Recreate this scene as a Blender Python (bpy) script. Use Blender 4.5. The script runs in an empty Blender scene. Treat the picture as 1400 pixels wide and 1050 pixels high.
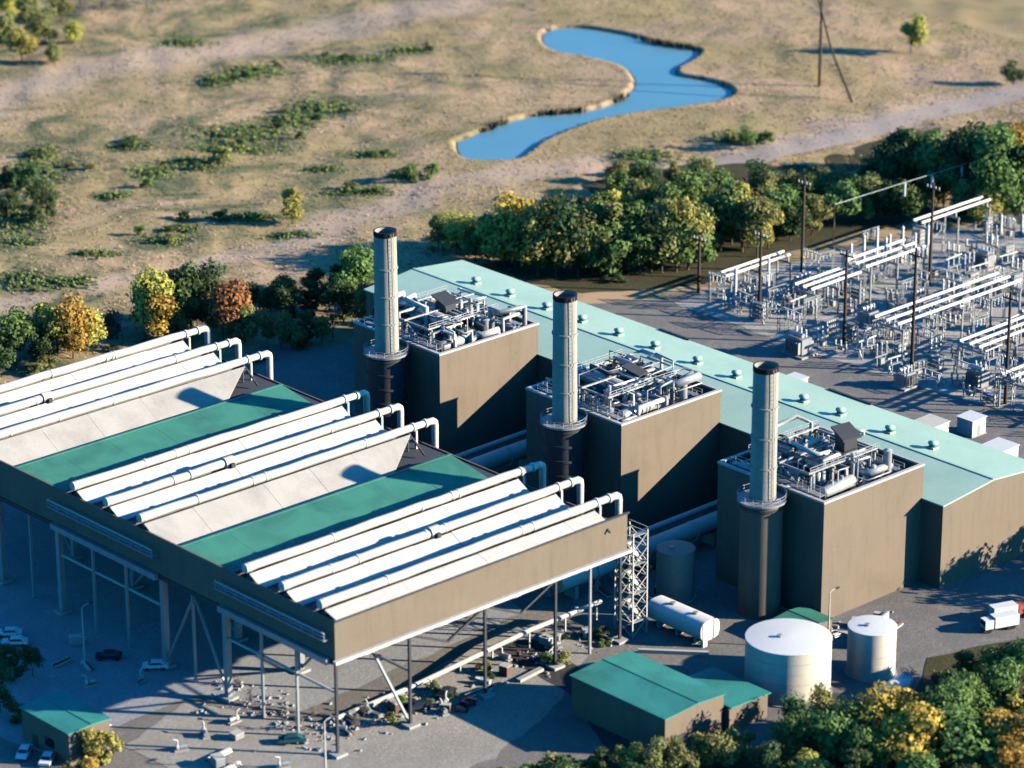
import bpy, math, random
import numpy as np
from mathutils import Vector, Matrix

random.seed(11)
SC = bpy.context.scene
COL = SC.collection
R = math.radians

# ------------------------------------------------------------------ camera
def setup_camera():
    cd = bpy.data.cameras.new('camera')
    cam = bpy.data.objects.new('camera', cd); COL.objects.link(cam)
    pi, a, ro = R(20.9), R(90 - 42.503), R(-0.168)
    fw = Vector((math.cos(a) * math.cos(pi), math.sin(a) * math.cos(pi), -math.sin(pi)))
    rt = Vector((math.sin(a), -math.cos(a), 0)); up = rt.cross(fw)
    r2 = rt * math.cos(ro) + up * math.sin(ro); u2 = -rt * math.sin(ro) + up * math.cos(ro)
    cam.matrix_world = Matrix(((r2.x, u2.x, -fw.x, -407.39), (r2.y, u2.y, -fw.y, -480.28), (r2.z, u2.z, -fw.z, 255.01), (0, 0, 0, 1)))
    cd.sensor_width = 36; cd.lens = 4748.452 / 1400 * 36
    cd.clip_start = 5; cd.clip_end = 12000
    cd.dof.use_dof = True; cd.dof.focus_distance = 655; cd.dof.aperture_fstop = 0.058
    SC.camera = cam
setup_camera()

# ------------------------------------------------------------------ sky, sun, exposure
SUN = Vector((0.875, -1.0, 0.415)).normalized()
def setup_light():
    w = bpy.data.worlds.new('World'); SC.world = w; w.use_nodes = True
    nt = w.node_tree; nt.nodes.clear()
    sky = nt.nodes.new('ShaderNodeTexSky'); sky.sky_type = 'NISHITA'; sky.sun_disc = False
    sky.sun_elevation = math.asin(SUN.z); sky.sun_rotation = math.atan2(SUN.x, SUN.y)
    sky.air_density = 1.0; sky.dust_density = 0.3; sky.ozone_density = 2.5
    bg = nt.nodes.new('ShaderNodeBackground'); bg.inputs[1].default_value = 0.075
    out = nt.nodes.new('ShaderNodeOutputWorld')
    tint = nt.nodes.new('ShaderNodeMix'); tint.data_type = 'RGBA'; tint.blend_type = 'MULTIPLY'; tint.inputs[0].default_value = 1; tint.inputs[7].default_value = (0.10, 0.80, 1.42, 1)
    nt.links.new(sky.outputs[0], tint.inputs[6]); nt.links.new(tint.outputs[2], bg.inputs[0]); nt.links.new(bg.outputs[0], out.inputs[0])
    sd = bpy.data.lights.new('sun', 'SUN'); sd.energy = 5.0; sd.angle = R(0.5); sd.color = (1, 0.89, 0.72)
    so = bpy.data.objects.new('sun', sd); COL.objects.link(so)
    so.rotation_euler = (-SUN).to_track_quat('-Z', 'Y').to_euler(); so.location = (200, -250, 300)
    vs = SC.view_settings
    SC.display_settings.display_device = 'sRGB'
    vs.view_transform = 'Standard'; vs.look = 'None'; vs.exposure = 1.15; vs.gamma = 1; vs.use_curve_mapping = False
    SC.cycles.diffuse_bounces = 0
setup_light()

# ------------------------------------------------------------------ materials
def node_mat(name):
    m = bpy.data.materials.new(name); m.use_nodes = True
    nt = m.node_tree
    return m, nt, nt.nodes['Principled BSDF']
def mix(nt, fac, a, b):
    n = nt.nodes.new('ShaderNodeMix'); n.data_type = 'RGBA'
    if hasattr(fac, 'links') or hasattr(fac, 'is_linked'): nt.links.new(fac, n.inputs[0])
    else: n.inputs[0].default_value = fac
    for s, v in ((6, a), (7, b)):
        if isinstance(v, (tuple, list)): n.inputs[s].default_value = (*v, 1)
        else: nt.links.new(v, n.inputs[s])
    return n.outputs[2]
def noise(nt, vec, scale, detail=4, rough=0.55, dist=0.0):
    n = nt.nodes.new('ShaderNodeTexNoise'); n.inputs['Scale'].default_value = scale
    n.inputs['Detail'].default_value = detail; n.inputs['Roughness'].default_value = rough; n.inputs['Distortion'].default_value = dist
    nt.links.new(vec, n.inputs['Vector']); return n.outputs['Fac']
def ramp(nt, fac, lo, hi):
    n = nt.nodes.new('ShaderNodeMapRange'); n.inputs[1].default_value = lo; n.inputs[2].default_value = hi
    nt.links.new(fac, n.inputs[0]); return n.outputs[0]
def mapping(nt, vec, scale):
    n = nt.nodes.new('ShaderNodeMapping'); n.inputs['Scale'].default_value = scale
    nt.links.new(vec, n.inputs['Vector']); return n.outputs[0]
def worldpos(nt):
    return nt.nodes.new('ShaderNodeNewGeometry').outputs['Position']
def bump(nt, bs, h, strength=0.3, dist=0.1):
    b = nt.nodes.new('ShaderNodeBump'); b.inputs['Strength'].default_value = strength; b.inputs['Distance'].default_value = dist
    nt.links.new(h, b.inputs['Height']); nt.links.new(b.outputs[0], bs.inputs['Normal'])

def weathered(name, base, dirt, rough=0.6, metal=0.0, amount=0.5, scale=0.25, grain=3.0, streak=True, bumps=0.25, spec=0.3, ribs=0):
    """painted or bare surface: base colour, large stains, vertical streaks and fine grain"""
    m, nt, bs = node_mat(name)
    P = worldpos(nt)
    big = ramp(nt, noise(nt, P, scale, 5, 0.6, 0.5), 0.42, 0.75)
    st = ramp(nt, noise(nt, mapping(nt, P, (1, 1, 0.12)), 0.9, 4, 0.6), 0.5, 0.8) if streak else big
    fine = noise(nt, P, grain, 6, 0.75)
    mul = nt.nodes.new('ShaderNodeMath'); mul.operation = 'ADD'; nt.links.new(big, mul.inputs[0]); nt.links.new(st, mul.inputs[1])
    m2 = nt.nodes.new('ShaderNodeMath'); m2.operation = 'MULTIPLY'; m2.inputs[1].default_value = amount * 0.6; m2.use_clamp = True
    nt.links.new(mul.outputs[0], m2.inputs[0])
    c = mix(nt, m2.outputs[0], base, dirt)
    g = ramp(nt, fine, 0.3, 0.72)
    c2 = mix(nt, g, c, tuple(min(1, v * 1.16) for v in base))
    c3 = mix(nt, 0.55, c, c2)
    nt.links.new(c3, bs.inputs['Base Color'])
    bs.inputs['Roughness'].default_value = rough; bs.inputs['Metallic'].default_value = metal
    bs.inputs['Specular IOR Level'].default_value = spec
    if ribs:
        sx = nt.nodes.new('ShaderNodeSeparateXYZ'); nt.links.new(P, sx.inputs[0]); ad = nt.nodes.new('ShaderNodeMath'); nt.links.new(sx.outputs[0], ad.inputs[0]); nt.links.new(sx.outputs[1], ad.inputs[1])
        sn = nt.nodes.new('ShaderNodeMath'); sn.operation = 'PINGPONG'; sn.inputs[1].default_value = ribs; nt.links.new(ad.outputs[0], sn.inputs[0])
        mm = nt.nodes.new('ShaderNodeMath'); mm.operation = 'MULTIPLY_ADD'; mm.inputs[1].default_value = 0.2; nt.links.new(sn.outputs[0], mm.inputs[0]); nt.links.new(fine, mm.inputs[2]); fine = mm.outputs[0]
    bump(nt, bs, fine, bumps, 0.15)
    return m

M = {}
M['tan'] = weathered('tan_siding', (0.19, 0.148, 0.104), (0.105, 0.082, 0.06), 0.7, amount=0.85, scale=0.08, ribs=.45)
M['dark_tan'] = M['tan']
M['shade_grating'] = weathered('dark_shade_grating', (0.07, 0.075, 0.09), (0.04, 0.04, 0.045), 0.7, amount=0.5)  # dark tone that paints shade between the rows, also the grating deck
M['white_duct'] = weathered('white_duct_paint', (0.62, 0.58, 0.51), (0.34, 0.29, 0.23), 0.5, amount=0.55, scale=0.22, bumps=0.5)
M['white_panel'] = weathered('pale_panel', (0.44, 0.41, 0.36), (0.25, 0.22, 0.19), 0.6, amount=0.8, scale=0.12, bumps=0.4, streak=False)
M['green_roof'] = weathered('green_roof_sheet', (0.06, 0.25, 0.175), (0.03, 0.115, 0.095), 0.6, amount=1.0, scale=0.12, streak=False, grain=5, bumps=0.4)
M['teal_roof'] = weathered('teal_roof_sheet', (0.05, 0.29, 0.24), (0.03, 0.14, 0.115), 0.6, amount=0.9, scale=0.13, streak=False, ribs=.4)
M['mint_roof'] = weathered('mint_roof_sheet', (0.47, 0.65, 0.48), (0.35, 0.52, 0.40), 0.45, amount=0.8, scale=0.07, streak=False, bumps=0.3, ribs=.6)
M['trim'] = weathered('pale_trim', (0.55, 0.52, 0.46), (0.4, 0.36, 0.3), 0.5, amount=0.4)
M['stack'] = weathered('stack_concrete', (0.40, 0.365, 0.30), (0.15, 0.15, 0.15), 0.8, amount=0.85, scale=0.35, grain=4, bumps=0.6)
M['black'] = weathered('soot_black', (0.012, 0.012, 0.013), (0.02, 0.018, 0.016), 0.9)
M['dark_steel'] = weathered('dark_steel', (0.06, 0.065, 0.07), (0.035, 0.035, 0.035), 0.6, metal=0.2, amount=0.6)
M['grey_steel'] = weathered('galvanised_steel', (0.36, 0.37, 0.37), (0.2, 0.2, 0.2), 0.45, metal=0.3, amount=0.7, scale=0.5)
M['silver'] = weathered('silver_lagging', (0.52, 0.52, 0.50), (0.2, 0.2, 0.2), 0.4, metal=0.35, amount=0.8, scale=0.9)
M['white_paint'] = weathered('white_tank_paint', (0.78, 0.76, 0.70), (0.6, 0.56, 0.48), 0.4, amount=0.35, scale=0.3)
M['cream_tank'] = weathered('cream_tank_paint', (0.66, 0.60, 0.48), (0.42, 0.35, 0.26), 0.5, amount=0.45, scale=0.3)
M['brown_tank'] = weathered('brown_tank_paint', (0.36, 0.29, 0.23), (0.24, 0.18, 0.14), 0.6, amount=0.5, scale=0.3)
M['wood'] = weathered('pole_wood', (0.075, 0.05, 0.036), (0.04, 0.03, 0.025), 0.9, amount=0.6)
M['concrete'] = weathered('concrete', (0.42, 0.40, 0.37), (0.26, 0.25, 0.24), 0.9, amount=0.7, scale=0.2, streak=False)
M['bark'] = weathered('bark', (0.12, 0.09, 0.065), (0.06, 0.05, 0.04), 0.95, amount=0.5)
M['porcelain'] = weathered('porcelain', (0.62, 0.63, 0.62), (0.4, 0.38, 0.36), 0.35, amount=0.3)
M['car_white'] = weathered('white_car_paint', (0.78, 0.79, 0.8), (0.7, 0.7, 0.7), 0.25, amount=0.2, streak=False, bumps=0.0)
M['car_dark'] = weathered('dark_car_paint', (0.03, 0.035, 0.05), (0.05, 0.05, 0.05), 0.25, amount=0.2, streak=False, bumps=0.0)
M['car_teal'] = weathered('teal_car_paint', (0.02, 0.10, 0.12), (0.04, 0.06, 0.06), 0.25, amount=0.2, streak=False, bumps=0.0)
M['car_red'] = weathered('red_car_paint', (0.45, 0.10, 0.08), (0.3, 0.08, 0.06), 0.3, amount=0.2, streak=False, bumps=0.0)
M['rubber'] = weathered('tyre_rubber', (0.02, 0.02, 0.02), (0.03, 0.03, 0.03), 0.9, amount=0.3)
M['rust'] = weathered('rusty_brown', (0.17, 0.09, 0.06), (0.1, 0.06, 0.05), 0.8, amount=0.6)
def glass_dark():
    m, nt, bs = node_mat('dark_window_glass'); bs.inputs['Base Color'].default_value = (0.015, 0.02, 0.025, 1); bs.inputs['Roughness'].default_value = 0.08
    return m
M['glass'] = glass_dark()

def leaf_mat(name, c, c2):
    m, nt, bs = node_mat(name)
    oi = nt.nodes.new('ShaderNodeObjectInfo'); geo = nt.nodes.new('ShaderNodeNewGeometry')
    col = mix(nt, geo.outputs['Random Per Island'], c, c2)
    hs = nt.nodes.new('ShaderNodeHueSaturation'); nt.links.new(col, hs.inputs['Color'])
    hs.inputs['Hue'].default_value = 0.5
    mr = nt.nodes.new('ShaderNodeMapRange'); mr.inputs[3].default_value = 0.485; mr.inputs[4].default_value = 0.515
    nt.links.new(oi.outputs['Random'], mr.inputs[0]); nt.links.new(mr.outputs[0], hs.inputs['Hue'])
    mv = nt.nodes.new('ShaderNodeMapRange'); mv.inputs[3].default_value = 0.8; mv.inputs[4].default_value = 1.25
    nt.links.new(oi.outputs['Random'], mv.inputs[0]); nt.links.new(mv.outputs[0], hs.inputs['Value'])
    nt.links.new(hs.outputs[0], bs.inputs['Base Color']); bs.inputs['Roughness'].default_value = 0.7; bs.inputs['Specular IOR Level'].default_value = 0.15
    tr = nt.nodes.new('ShaderNodeBsdfTranslucent'); nt.links.new(hs.outputs[0], tr.inputs[0])
    ms = nt.nodes.new('ShaderNodeMixShader'); ms.inputs[0].default_value = 0.35
    nt.links.new(bs.outputs[0], ms.inputs[1]); nt.links.new(tr.outputs[0], ms.inputs[2])
    nt.links.new(ms.outputs[0], nt.nodes['Material Output'].inputs[0])
    return m
LEAF = {'d': leaf_mat('dark_green_leaves', (0.060, 0.108, 0.048), (0.114, 0.168, 0.060)),
        'g': leaf_mat('green_leaves', (0.120, 0.204, 0.060), (0.216, 0.312, 0.090)),
        'o': leaf_mat('olive_leaves', (0.240, 0.252, 0.084), (0.360, 0.348, 0.120)),
        'y': leaf_mat('yellow_leaves', (0.456, 0.408, 0.084), (0.600, 0.540, 0.144)),
        'a': leaf_mat('amber_leaves', (0.528, 0.324, 0.060), (0.648, 0.432, 0.102)),
        'r': leaf_mat('rust_leaves', (0.408, 0.180, 0.072), (0.504, 0.252, 0.102)),
        'b': leaf_mat('withered_twigs', (0.240, 0.198, 0.168), (0.360, 0.300, 0.252))}
KIND = {'d': ('dark green', 'deciduous_tree'), 'g': ('fresh green', 'deciduous_tree'), 'o': ('olive green', 'deciduous_tree'), 'y': ('yellow', 'autumn_tree'),
        'a': ('amber orange', 'autumn_tree'), 'r': ('rust red', 'autumn_tree'), 'b': ('bare grey', 'bare_tree')}

def meadow_mat():
    m, nt, bs = node_mat('dry_meadow')
    P = worldpos(nt)
    big = ramp(nt, noise(nt, P, 0.018, 4, 0.55, 0.8), 0.42, 0.58)
    mid = ramp(nt, noise(nt, P, 0.055, 7, 0.7, 1.2), 0.46, 0.66)
    fine = noise(nt, P, 0.5, 6, 0.75)
    vf = noise(nt, P, 2.2, 4, 0.8)
    c = mix(nt, big, (0.55, 0.375, 0.22), (0.43, 0.315, 0.155))
    c = mix(nt, ramp(nt, noise(nt, P, 0.03, 5, 0.6, 1.0), 0.56, 0.72), c, (0.47, 0.33, 0.235))
    c = mix(nt, mid, c, (0.31, 0.255, 0.125))
    gp = ramp(nt, noise(nt, P, 0.036, 7, 0.7, 1.2), 0.47, 0.61)
    # the green scrub grows west of the pond: fades out to the east (+x -y)
    sx = nt.nodes.new('ShaderNodeSeparateXYZ'); nt.links.new(P, sx.inputs[0])
    d = nt.nodes.new('ShaderNodeMath'); d.operation = 'SUBTRACT'; nt.links.new(sx.outputs[0], d.inputs[0]); nt.links.new(sx.outputs[1], d.inputs[1])
    west = ramp(nt, d.outputs[0], 60, -60)
    mg = nt.nodes.new('ShaderNodeMath'); mg.operation = 'MULTIPLY'; nt.links.new(gp, mg.inputs[0]); nt.links.new(west, mg.inputs[1])
    c = mix(nt, mg.outputs[0], c, (0.12, 0.145, 0.075))
    c = mix(nt, ramp(nt, fine, 0.12, 0.42), (0.27, 0.21, 0.13), c)
    at = nt.nodes.new('ShaderNodeAttribute'); at.attribute_name = 'mud'
    ga = nt.nodes.new('ShaderNodeAttribute'); ga.attribute_name = 'heath'
    c = mix(nt, ga.outputs['Fac'], c, mix(nt, ramp(nt, noise(nt, P, 0.3, 5, 0.7), 0.35, 0.65), (0.11, 0.135, 0.07), (0.30, 0.26, 0.14)))
    sa = nt.nodes.new('ShaderNodeAttribute'); sa.attribute_name = 'sand'
    c = mix(nt, sa.outputs['Fac'], c, mix(nt, ramp(nt, fine, 0.3, 0.7), (0.50, 0.36, 0.26), (0.60, 0.45, 0.34)))
    c = mix(nt, at.outputs['Fac'], c, (0.085, 0.07, 0.05))
    c = mix(nt, ramp(nt, vf, 0.6, 1.0), c, (0.48, 0.38, 0.25))
    nt.links.new(c, bs.inputs['Base Color']); bs.inputs['Roughness'].default_value = 0.95; bs.inputs['Specular IOR Level'].default_value = 0.05
    bump(nt, bs, fine, 0.2, 0.4)
    return m
M['meadow'] = meadow_mat()
M['reed'] = weathered('reeds', (0.10, 0.09, 0.045), (0.06, 0.06, 0.03), 0.9)
def gravel_mat(name, a, b, c, scale=0.05):
    m, nt, bs = node_mat(name)
    P = worldpos(nt)
    k = mix(nt, ramp(nt, noise(nt, P, scale, 6, 0.62, 1.2), 0.36, 0.64), a, b)
    k = mix(nt, ramp(nt, noise(nt, P, scale * 3.3, 6, 0.65, 1.5), 0.5, 0.74), k, c)
    f = noise(nt, P, 1.6, 6, 0.8)
    k = mix(nt, ramp(nt, f, 0.35, 0.65), tuple(v * 0.62 for v in a), k)
    nt.links.new(k, bs.inputs['Base Color']); bs.inputs['Roughness'].default_value = 0.95; bs.inputs['Specular IOR Level'].default_value = 0.1
    bump(nt, bs, f, 0.5, 0.3)
    return m
M['yard'] = gravel_mat('yard_gravel', (0.31, 0.28, 0.245), (0.22, 0.205, 0.19), (0.40, 0.36, 0.31))
M['subyard'] = gravel_mat('substation_gravel', (0.62, 0.57, 0.48), (0.47, 0.44, 0.38), (0.70, 0.65, 0.56))
M['asphalt'] = gravel_mat('asphalt', (0.10, 0.095, 0.095), (0.075, 0.072, 0.072), (0.14, 0.13, 0.125), 0.08)
M['apron'] = gravel_mat('concrete_apron', (0.50, 0.455, 0.385), (0.38, 0.35, 0.30), (0.57, 0.52, 0.44), 0.06)
M['track'] = gravel_mat('sandy_track', (0.56, 0.45, 0.37), (0.48, 0.38, 0.30), (0.62, 0.52, 0.44), 0.07)
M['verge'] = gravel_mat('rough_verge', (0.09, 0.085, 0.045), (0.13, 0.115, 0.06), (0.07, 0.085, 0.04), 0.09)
def water_mat():
    m, nt, bs = node_mat('pond_water')
    P = worldpos(nt)
    nt.links.new(mix(nt, noise(nt, P, 0.04, 3), (0.13, 0.31, 0.38), (0.17, 0.38, 0.45)), bs.inputs['Base Color'])
    bs.inputs['Roughness'].default_value = 0.12
    bump(nt, bs, noise(nt, P, 1.1, 4), 0.4, 0.08)
    return m
M['water'] = water_mat()
M['shade_lift'] = gravel_mat('shade_lift_slab', (0.46, 0.46, 0.46), (0.36, 0.37, 0.38), (0.52, 0.52, 0.51), 0.05)  # pale cool tone that brightens the shade under the condenser

# ------------------------------------------------------------------ mesh helpers
class MB:
    def __init__(s): s.v = []; s.f = []; s.sm = []
    def add(s, v, f, sm=False):
        o = len(s.v); s.v += [tuple(p) for p in v]; s.f += [tuple(i + o for i in q) for q in f]; s.sm += [sm] * len(f); return s
    def box(s, x0, x1, y0, y1, z0, z1):
        v = [(x, y, z) for z in (z0, z1) for y in (y0, y1) for x in (x0, x1)]
        return s.add(v, [(0, 2, 3, 1), (4, 5, 7, 6), (0, 1, 5, 4), (2, 6, 7, 3), (0, 4, 6, 2), (1, 3, 7, 5)])
    def bar(s, a, b, w, h=None):
        """square-section bar between two points"""
        a = Vector(a); b = Vector(b); d = (b - a).normalized(); h = h or w
        up = Vector((0, 0, 1)) if abs(d.z) < 0.95 else Vector((1, 0, 0))
        sx = d.cross(up).normalized() * (w / 2); sy = sx.cross(d).normalized() * (h / 2)
        v = [p + i * sx + j * sy for p in (a, b) for i, j in ((-1, -1), (1, -1), (1, 1), (-1, 1))]
        return s.add(v, [(0, 1, 2, 3), (7, 6, 5, 4), (0, 4, 5, 1), (1, 5, 6, 2), (2, 6, 7, 3), (3, 7, 4, 0)])
    def tube(s, pts, r, n=10, cap=True):
        """round tube along points; r a number or one per point"""
        pts = [Vector(p) for p in pts]; rs = r if isinstance(r, (list, tuple)) else [r] * len(pts)
        rings = []; prev = None
        for i, p in enumerate(pts):
            d = (pts[min(i + 1, len(pts) - 1)] - pts[max(i - 1, 0)]).normalized()
            if prev is None: up = Vector((0, 0, 1)) if abs(d.z) < 0.9 else Vector((1, 0, 0)); u = d.cross(up).normalized()
            else: u = (prev - d * prev.dot(d)).normalized()
            prev = u; w = d.cross(u)
            rings.append([p + (u * math.cos(2 * math.pi * k / n) + w * math.sin(2 * math.pi * k / n)) * rs[i] for k in range(n)])
        v = [q for rg in rings for q in rg]; f = []
        for i in range(len(pts) - 1):
            for k in range(n):
                a = i * n + k; b = i * n + (k + 1) % n
                f.append((a, b, b + n, a + n))
        s.add(v, f, True)
        if cap:
            s.add(rings[0], [tuple(reversed(range(n)))]); s.add(rings[-1], [tuple(range(n))])
        return s
    def cyl(s, x, y, z0, z1, r, n=24, r1=None, cap=True):
        return s.tube([(x, y, z0), (x, y, z1)], [r, r if r1 is None else r1], n, cap)
    def prism(s, poly, z0, z1):
        n = len(poly); v = [(x, y, z0) for x, y in poly] + [(x, y, z1) for x, y in poly]
        return s.add(v, [tuple(reversed(range(n))), tuple(range(n, 2 * n))] + [(i, (i + 1) % n, (i + 1) % n + n, i + n) for i in range(n)])
    def slab(s, a, b, c, d, t):
        """plate with corner points a..d (top face, counter-clockwise) and thickness t downwards"""
        v = [Vector(p) for p in (a, b, c, d)]; lo = [p - Vector((0, 0, t)) for p in v]
        return s.add(v + lo, [(0, 1, 2, 3), (7, 6, 5, 4), (0, 4, 5, 1), (1, 5, 6, 2), (2, 6, 7, 3), (3, 7, 4, 0)])
    def sphere(s, x, y, z, rx, ry, rz, n=12, m=8, top_only=False):
        v = []; f = []
        for i in range(m + 1):
            t = math.pi * (i / m) * (0.5 if top_only else 1)
            for k in range(n):
                v.append((x + rx * math.sin(t) * math.cos(2 * math.pi * k / n), y + ry * math.sin(t) * math.sin(2 * math.pi * k / n), z + rz * math.cos(t)))
        for i in range(m):
            for k in range(n):
                a = i * n + k; b = i * n + (k + 1) % n; f.append((a, a + n, b + n, b))
        return s.add(v, f, True)
    def mesh(s, name, shift=(0, 0, 0)):
        me = bpy.data.meshes.new(name)
        me.from_pydata([(x - shift[0], y - shift[1], z - shift[2]) for x, y, z in s.v], [], s.f)
        me.polygons.foreach_set('use_smooth', s.sm); me.update()
        return me
def wloc(o):
    v = Vector((0, 0, 0))
    while o: v += o.location; o = o.parent
    return v
def tag(o, label=None, cat=None, group=None, kind=None):
    if label: o['label'] = label
    if cat: o['category'] = cat
    if group: o['group'] = group
    if kind: o['kind'] = kind
    return o
def thing(name, label, cat, loc=(0, 0, 0), group=None, rz=0):
    o = bpy.data.objects.new(name, None); o.empty_display_size = 0.5; COL.objects.link(o); o.location = loc; o.rotation_euler.z = rz
    return tag(o, label, cat, group)
def part(name, mb, mat, parent, label=None, world=True):
    """one mesh object under parent; mb in world coordinates (world) or in the parent's own"""
    sh = wloc(parent) if world else (0, 0, 0)
    o = bpy.data.objects.new(name, mb.mesh(name, sh)); o.data.materials.append(M[mat] if isinstance(mat, str) else mat)
    COL.objects.link(o); o.parent = parent
    if label: o['label'] = label
    return o
def pieces(name, mb, mat, parent, offsets, label=None):
    """alike pieces sharing one mesh; mb in local coordinates, offsets in world coordinates"""
    me = mb.mesh(name); me.materials.append(M[mat]); base = wloc(parent); L = []
    for off in offsets:
        o = bpy.data.objects.new(name, me); COL.objects.link(o); o.parent = parent; o.location = Vector(off) - base; L.append(o)
        if label: o['label'] = label
    return L
def solo(name, label, cat, mb, mat, loc, group=None, world=True, kind=None):
    o = bpy.data.objects.new(name, mb.mesh(name, loc if world else (0, 0, 0))); o.data.materials.append(M[mat]); COL.objects.link(o); o.location = loc
    return tag(o, label, cat, group, kind)
def structure(name, me_or_mb, mat):
    me = me_or_mb.mesh(name) if isinstance(me_or_mb, MB) else me_or_mb
    o = bpy.data.objects.new(name, me); me.materials.append(M[mat]); COL.objects.link(o); o['kind'] = 'structure'; return o
def copy_tree(o, parent=None):
    c = o.copy(); COL.objects.link(c); c.parent = parent
    for ch in list(o.children): copy_tree(ch, c)
    return c
def sample_poly(pts, step, jit, closed=True, seed=0):
    """resample an outline and roughen it so that edges are not ruler-straight"""
    rr = random.Random(seed); out = []; n = len(pts)
    for i in range(n if closed else n - 1):
        a = Vector(pts[i]); b = Vector(pts[(i + 1) % n]); L = (b - a).length; k = max(1, int(L / step))
        for j in range(k):
            p = a.lerp(b, j / k); out.append((p.x + rr.uniform(-jit, jit), p.y + rr.uniform(-jit, jit)))
    return out
def sheet(name, poly, z, mat):
    import bmesh
    bm = bmesh.new(); f = bm.faces.new([bm.verts.new((x, y, z)) for x, y in poly])
    if f.normal.z < 0: f.normal_flip()
    bm.faces.ensure_lookup_table(); bm.normal_update()
    if bm.faces[0].normal.z < 0: bmesh.ops.reverse_faces(bm, faces=bm.faces[:])
    bmesh.ops.triangulate(bm, faces=bm.faces[:], ngon_method='EAR_CLIP')
    me = bpy.data.meshes.new(name); bm.to_mesh(me); bm.free()
    return structure(name, me, mat)

# ------------------------------------------------------------------ ground and water
POND = [(150.1, 148.3), (155.1, 149.7), (170.7, 153.0), (181.3, 152.0), (191.2, 147.3), (202.2, 146.4), (216.0, 152.3), (223.9, 159.5), (229.9, 170.7), (229.3, 184.4), (227.0, 193.7), (232.7, 205.1), (241.7, 211.7), (249.0, 208.1), (253.1, 194.5), (253.5, 180.4), (256.5, 168.6), (249.5, 162.8), (240.0, 159.5), (234.6, 154.0), (236.4, 146.0), (236.2, 137.5), (232.2, 131.6), (224.5, 129.3), (214.4, 131.9), (202.5, 135.9), (187.5, 138.3), (166.8, 134.5), (152.7, 128.0), (145.7, 131.1), (142.7, 137.3)]
def smooth_poly(P, k=6):
    P = [Vector(p) for p in P]; n = len(P); out = []
    for i in range(n):
        a, b, c, d = P[i - 1], P[i], P[(i + 1) % n], P[(i + 2) % n]
        for j in range(k):
            t = j / k
            out.append(tuple(0.5 * ((2 * b) + (c - a) * t + (2 * a - 5 * b + 4 * c - d) * t * t + (3 * b - a - 3 * c + d) * t ** 3)))
    return out
POND_S = smooth_poly(POND, 5)
def pond_sdf(X, Y):
    """signed distance to the pond outline (negative inside)"""
    P = np.array(POND_S); Q = np.roll(P, -1, 0)
    best = np.full(X.shape, 1e9); inside = np.zeros(X.shape, bool)
    for (ax, ay), (bx, by) in zip(P, Q):
        ex, ey = bx - ax, by - ay; L = ex * ex + ey * ey + 1e-9
        t = np.clip(((X - ax) * ex + (Y - ay) * ey) / L, 0, 1)
        best = np.minimum(best, (X - ax - t * ex) ** 2 + (Y - ay - t * ey) ** 2)
        c = (ay > Y) != (by > Y)
        with np.errstate(divide='ignore', invalid='ignore'):
            inside ^= c & (X < (bx - ax) * (Y - ay) / (by - ay + 1e-12) + ax)
    d = np.sqrt(best); return np.where(inside, -d, d)
def sm(t): t = np.clip(t, 0, 1); return t * t * (3 - 2 * t)
_rs = np.random.RandomState(3)
_WAVES = [(_rs.uniform(0, 6.28), _rs.uniform(0, 6.28), L, A) for L, A in ((90, 1.0), (55, .7), (38, .5), (26, .35), (17, .28), (12, .22), (9, .16)) for _ in range(3)]
def relief(X, Y):
    z = np.zeros_like(X)
    for a, ph, L, A in _WAVES: z += A * np.sin((X * math.cos(a) + Y * math.sin(a)) * 6.283 / L + ph)
    return z * 0.2
# flat where the plant stands: distance outside that area
def site_mask(X, Y):
    # u runs away from the camera to the upper right, v to the upper left
    dx = np.maximum(0, X - 150); dy = np.maximum(0, Y - (58 - 0.12 * (X - 30)))
    return sm((np.maximum(dx * 0.5, dy) - 8) / 45)
def ground_z(X, Y):
    d = pond_sdf(X, Y)
    near = sm((d - 4) / 22)
    z = relief(X, Y) * site_mask(X, Y) * near * np.clip(1 - (np.hypot(X - 200, Y - 150) - 500) / 600, 0, 1)
    lip = 0.12 * np.exp(-((d - 1.6) / 1.5) ** 2)
    bank = np.where(d < 1.0, -2.3 * sm((1.0 - d) / 1.6), 0)
    return z + lip + bank
def axis(cuts):
    out = []
    for (a, b, s) in cuts: out += list(np.linspace(a, b, max(2, int((b - a) / s)), endpoint=False))
    return np.array(out + [cuts[-1][1]])
SCRUB = [(53.0, 194.7, 6.8, 15.1), (32.2, 171.2, 6.1, 11.3), (67.3, 210.3, 3.7, 6.3), (113.2, 189.0, 10.3, 8.4), (130.2, 190.8, 6.6, 6.6), (88.7, 176.9, 6.4, 4.9), (76.3, 177.0, 4.5, 5.4), (142.9, 194.4, 8.6, 6.8), (152.0, 231.7, 7.9, 5.8), (139.5, 231.6, 4.9, 4.3), (179.1, 224.2, 9.0, 4.5), (196.7, 220.1, 5.1, 3.8), (72.3, 136.1, 7.8, 2.5), (49.2, 136.8, 5.1, 3.2), (57.2, 140.4, 3.4, 2.2), (121.4, 134.8, 3.9, 4.2), (104.6, 132.9, 7.1, 3.5), (12.8, 125.2, 5.7, 4.0), (7.1, 133.9, 5.0, 5.6), (31.1, 139.2, 5.1, 2.6), (127.3, 154.2, 5.5, 3.1), (87.1, 200.3, 4.6, 3.8), (155.8, 268.8, 6.1, 3.9), (202.9, 100.7, 5.6, 4.5), (174.4, 106.0, 7.3, 4.9), (168.2, 87.0, 7.1, 3.6), (104.0, 180.3, 9.2, 3.2), (58.0, 170.1, 3.5, 2.9), (23.5, 157.2, 4.3, 3.3), (110.2, 153.5, 4.5, 2.4), (72.5, 118.7, 5.1, 2.7)]
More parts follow.
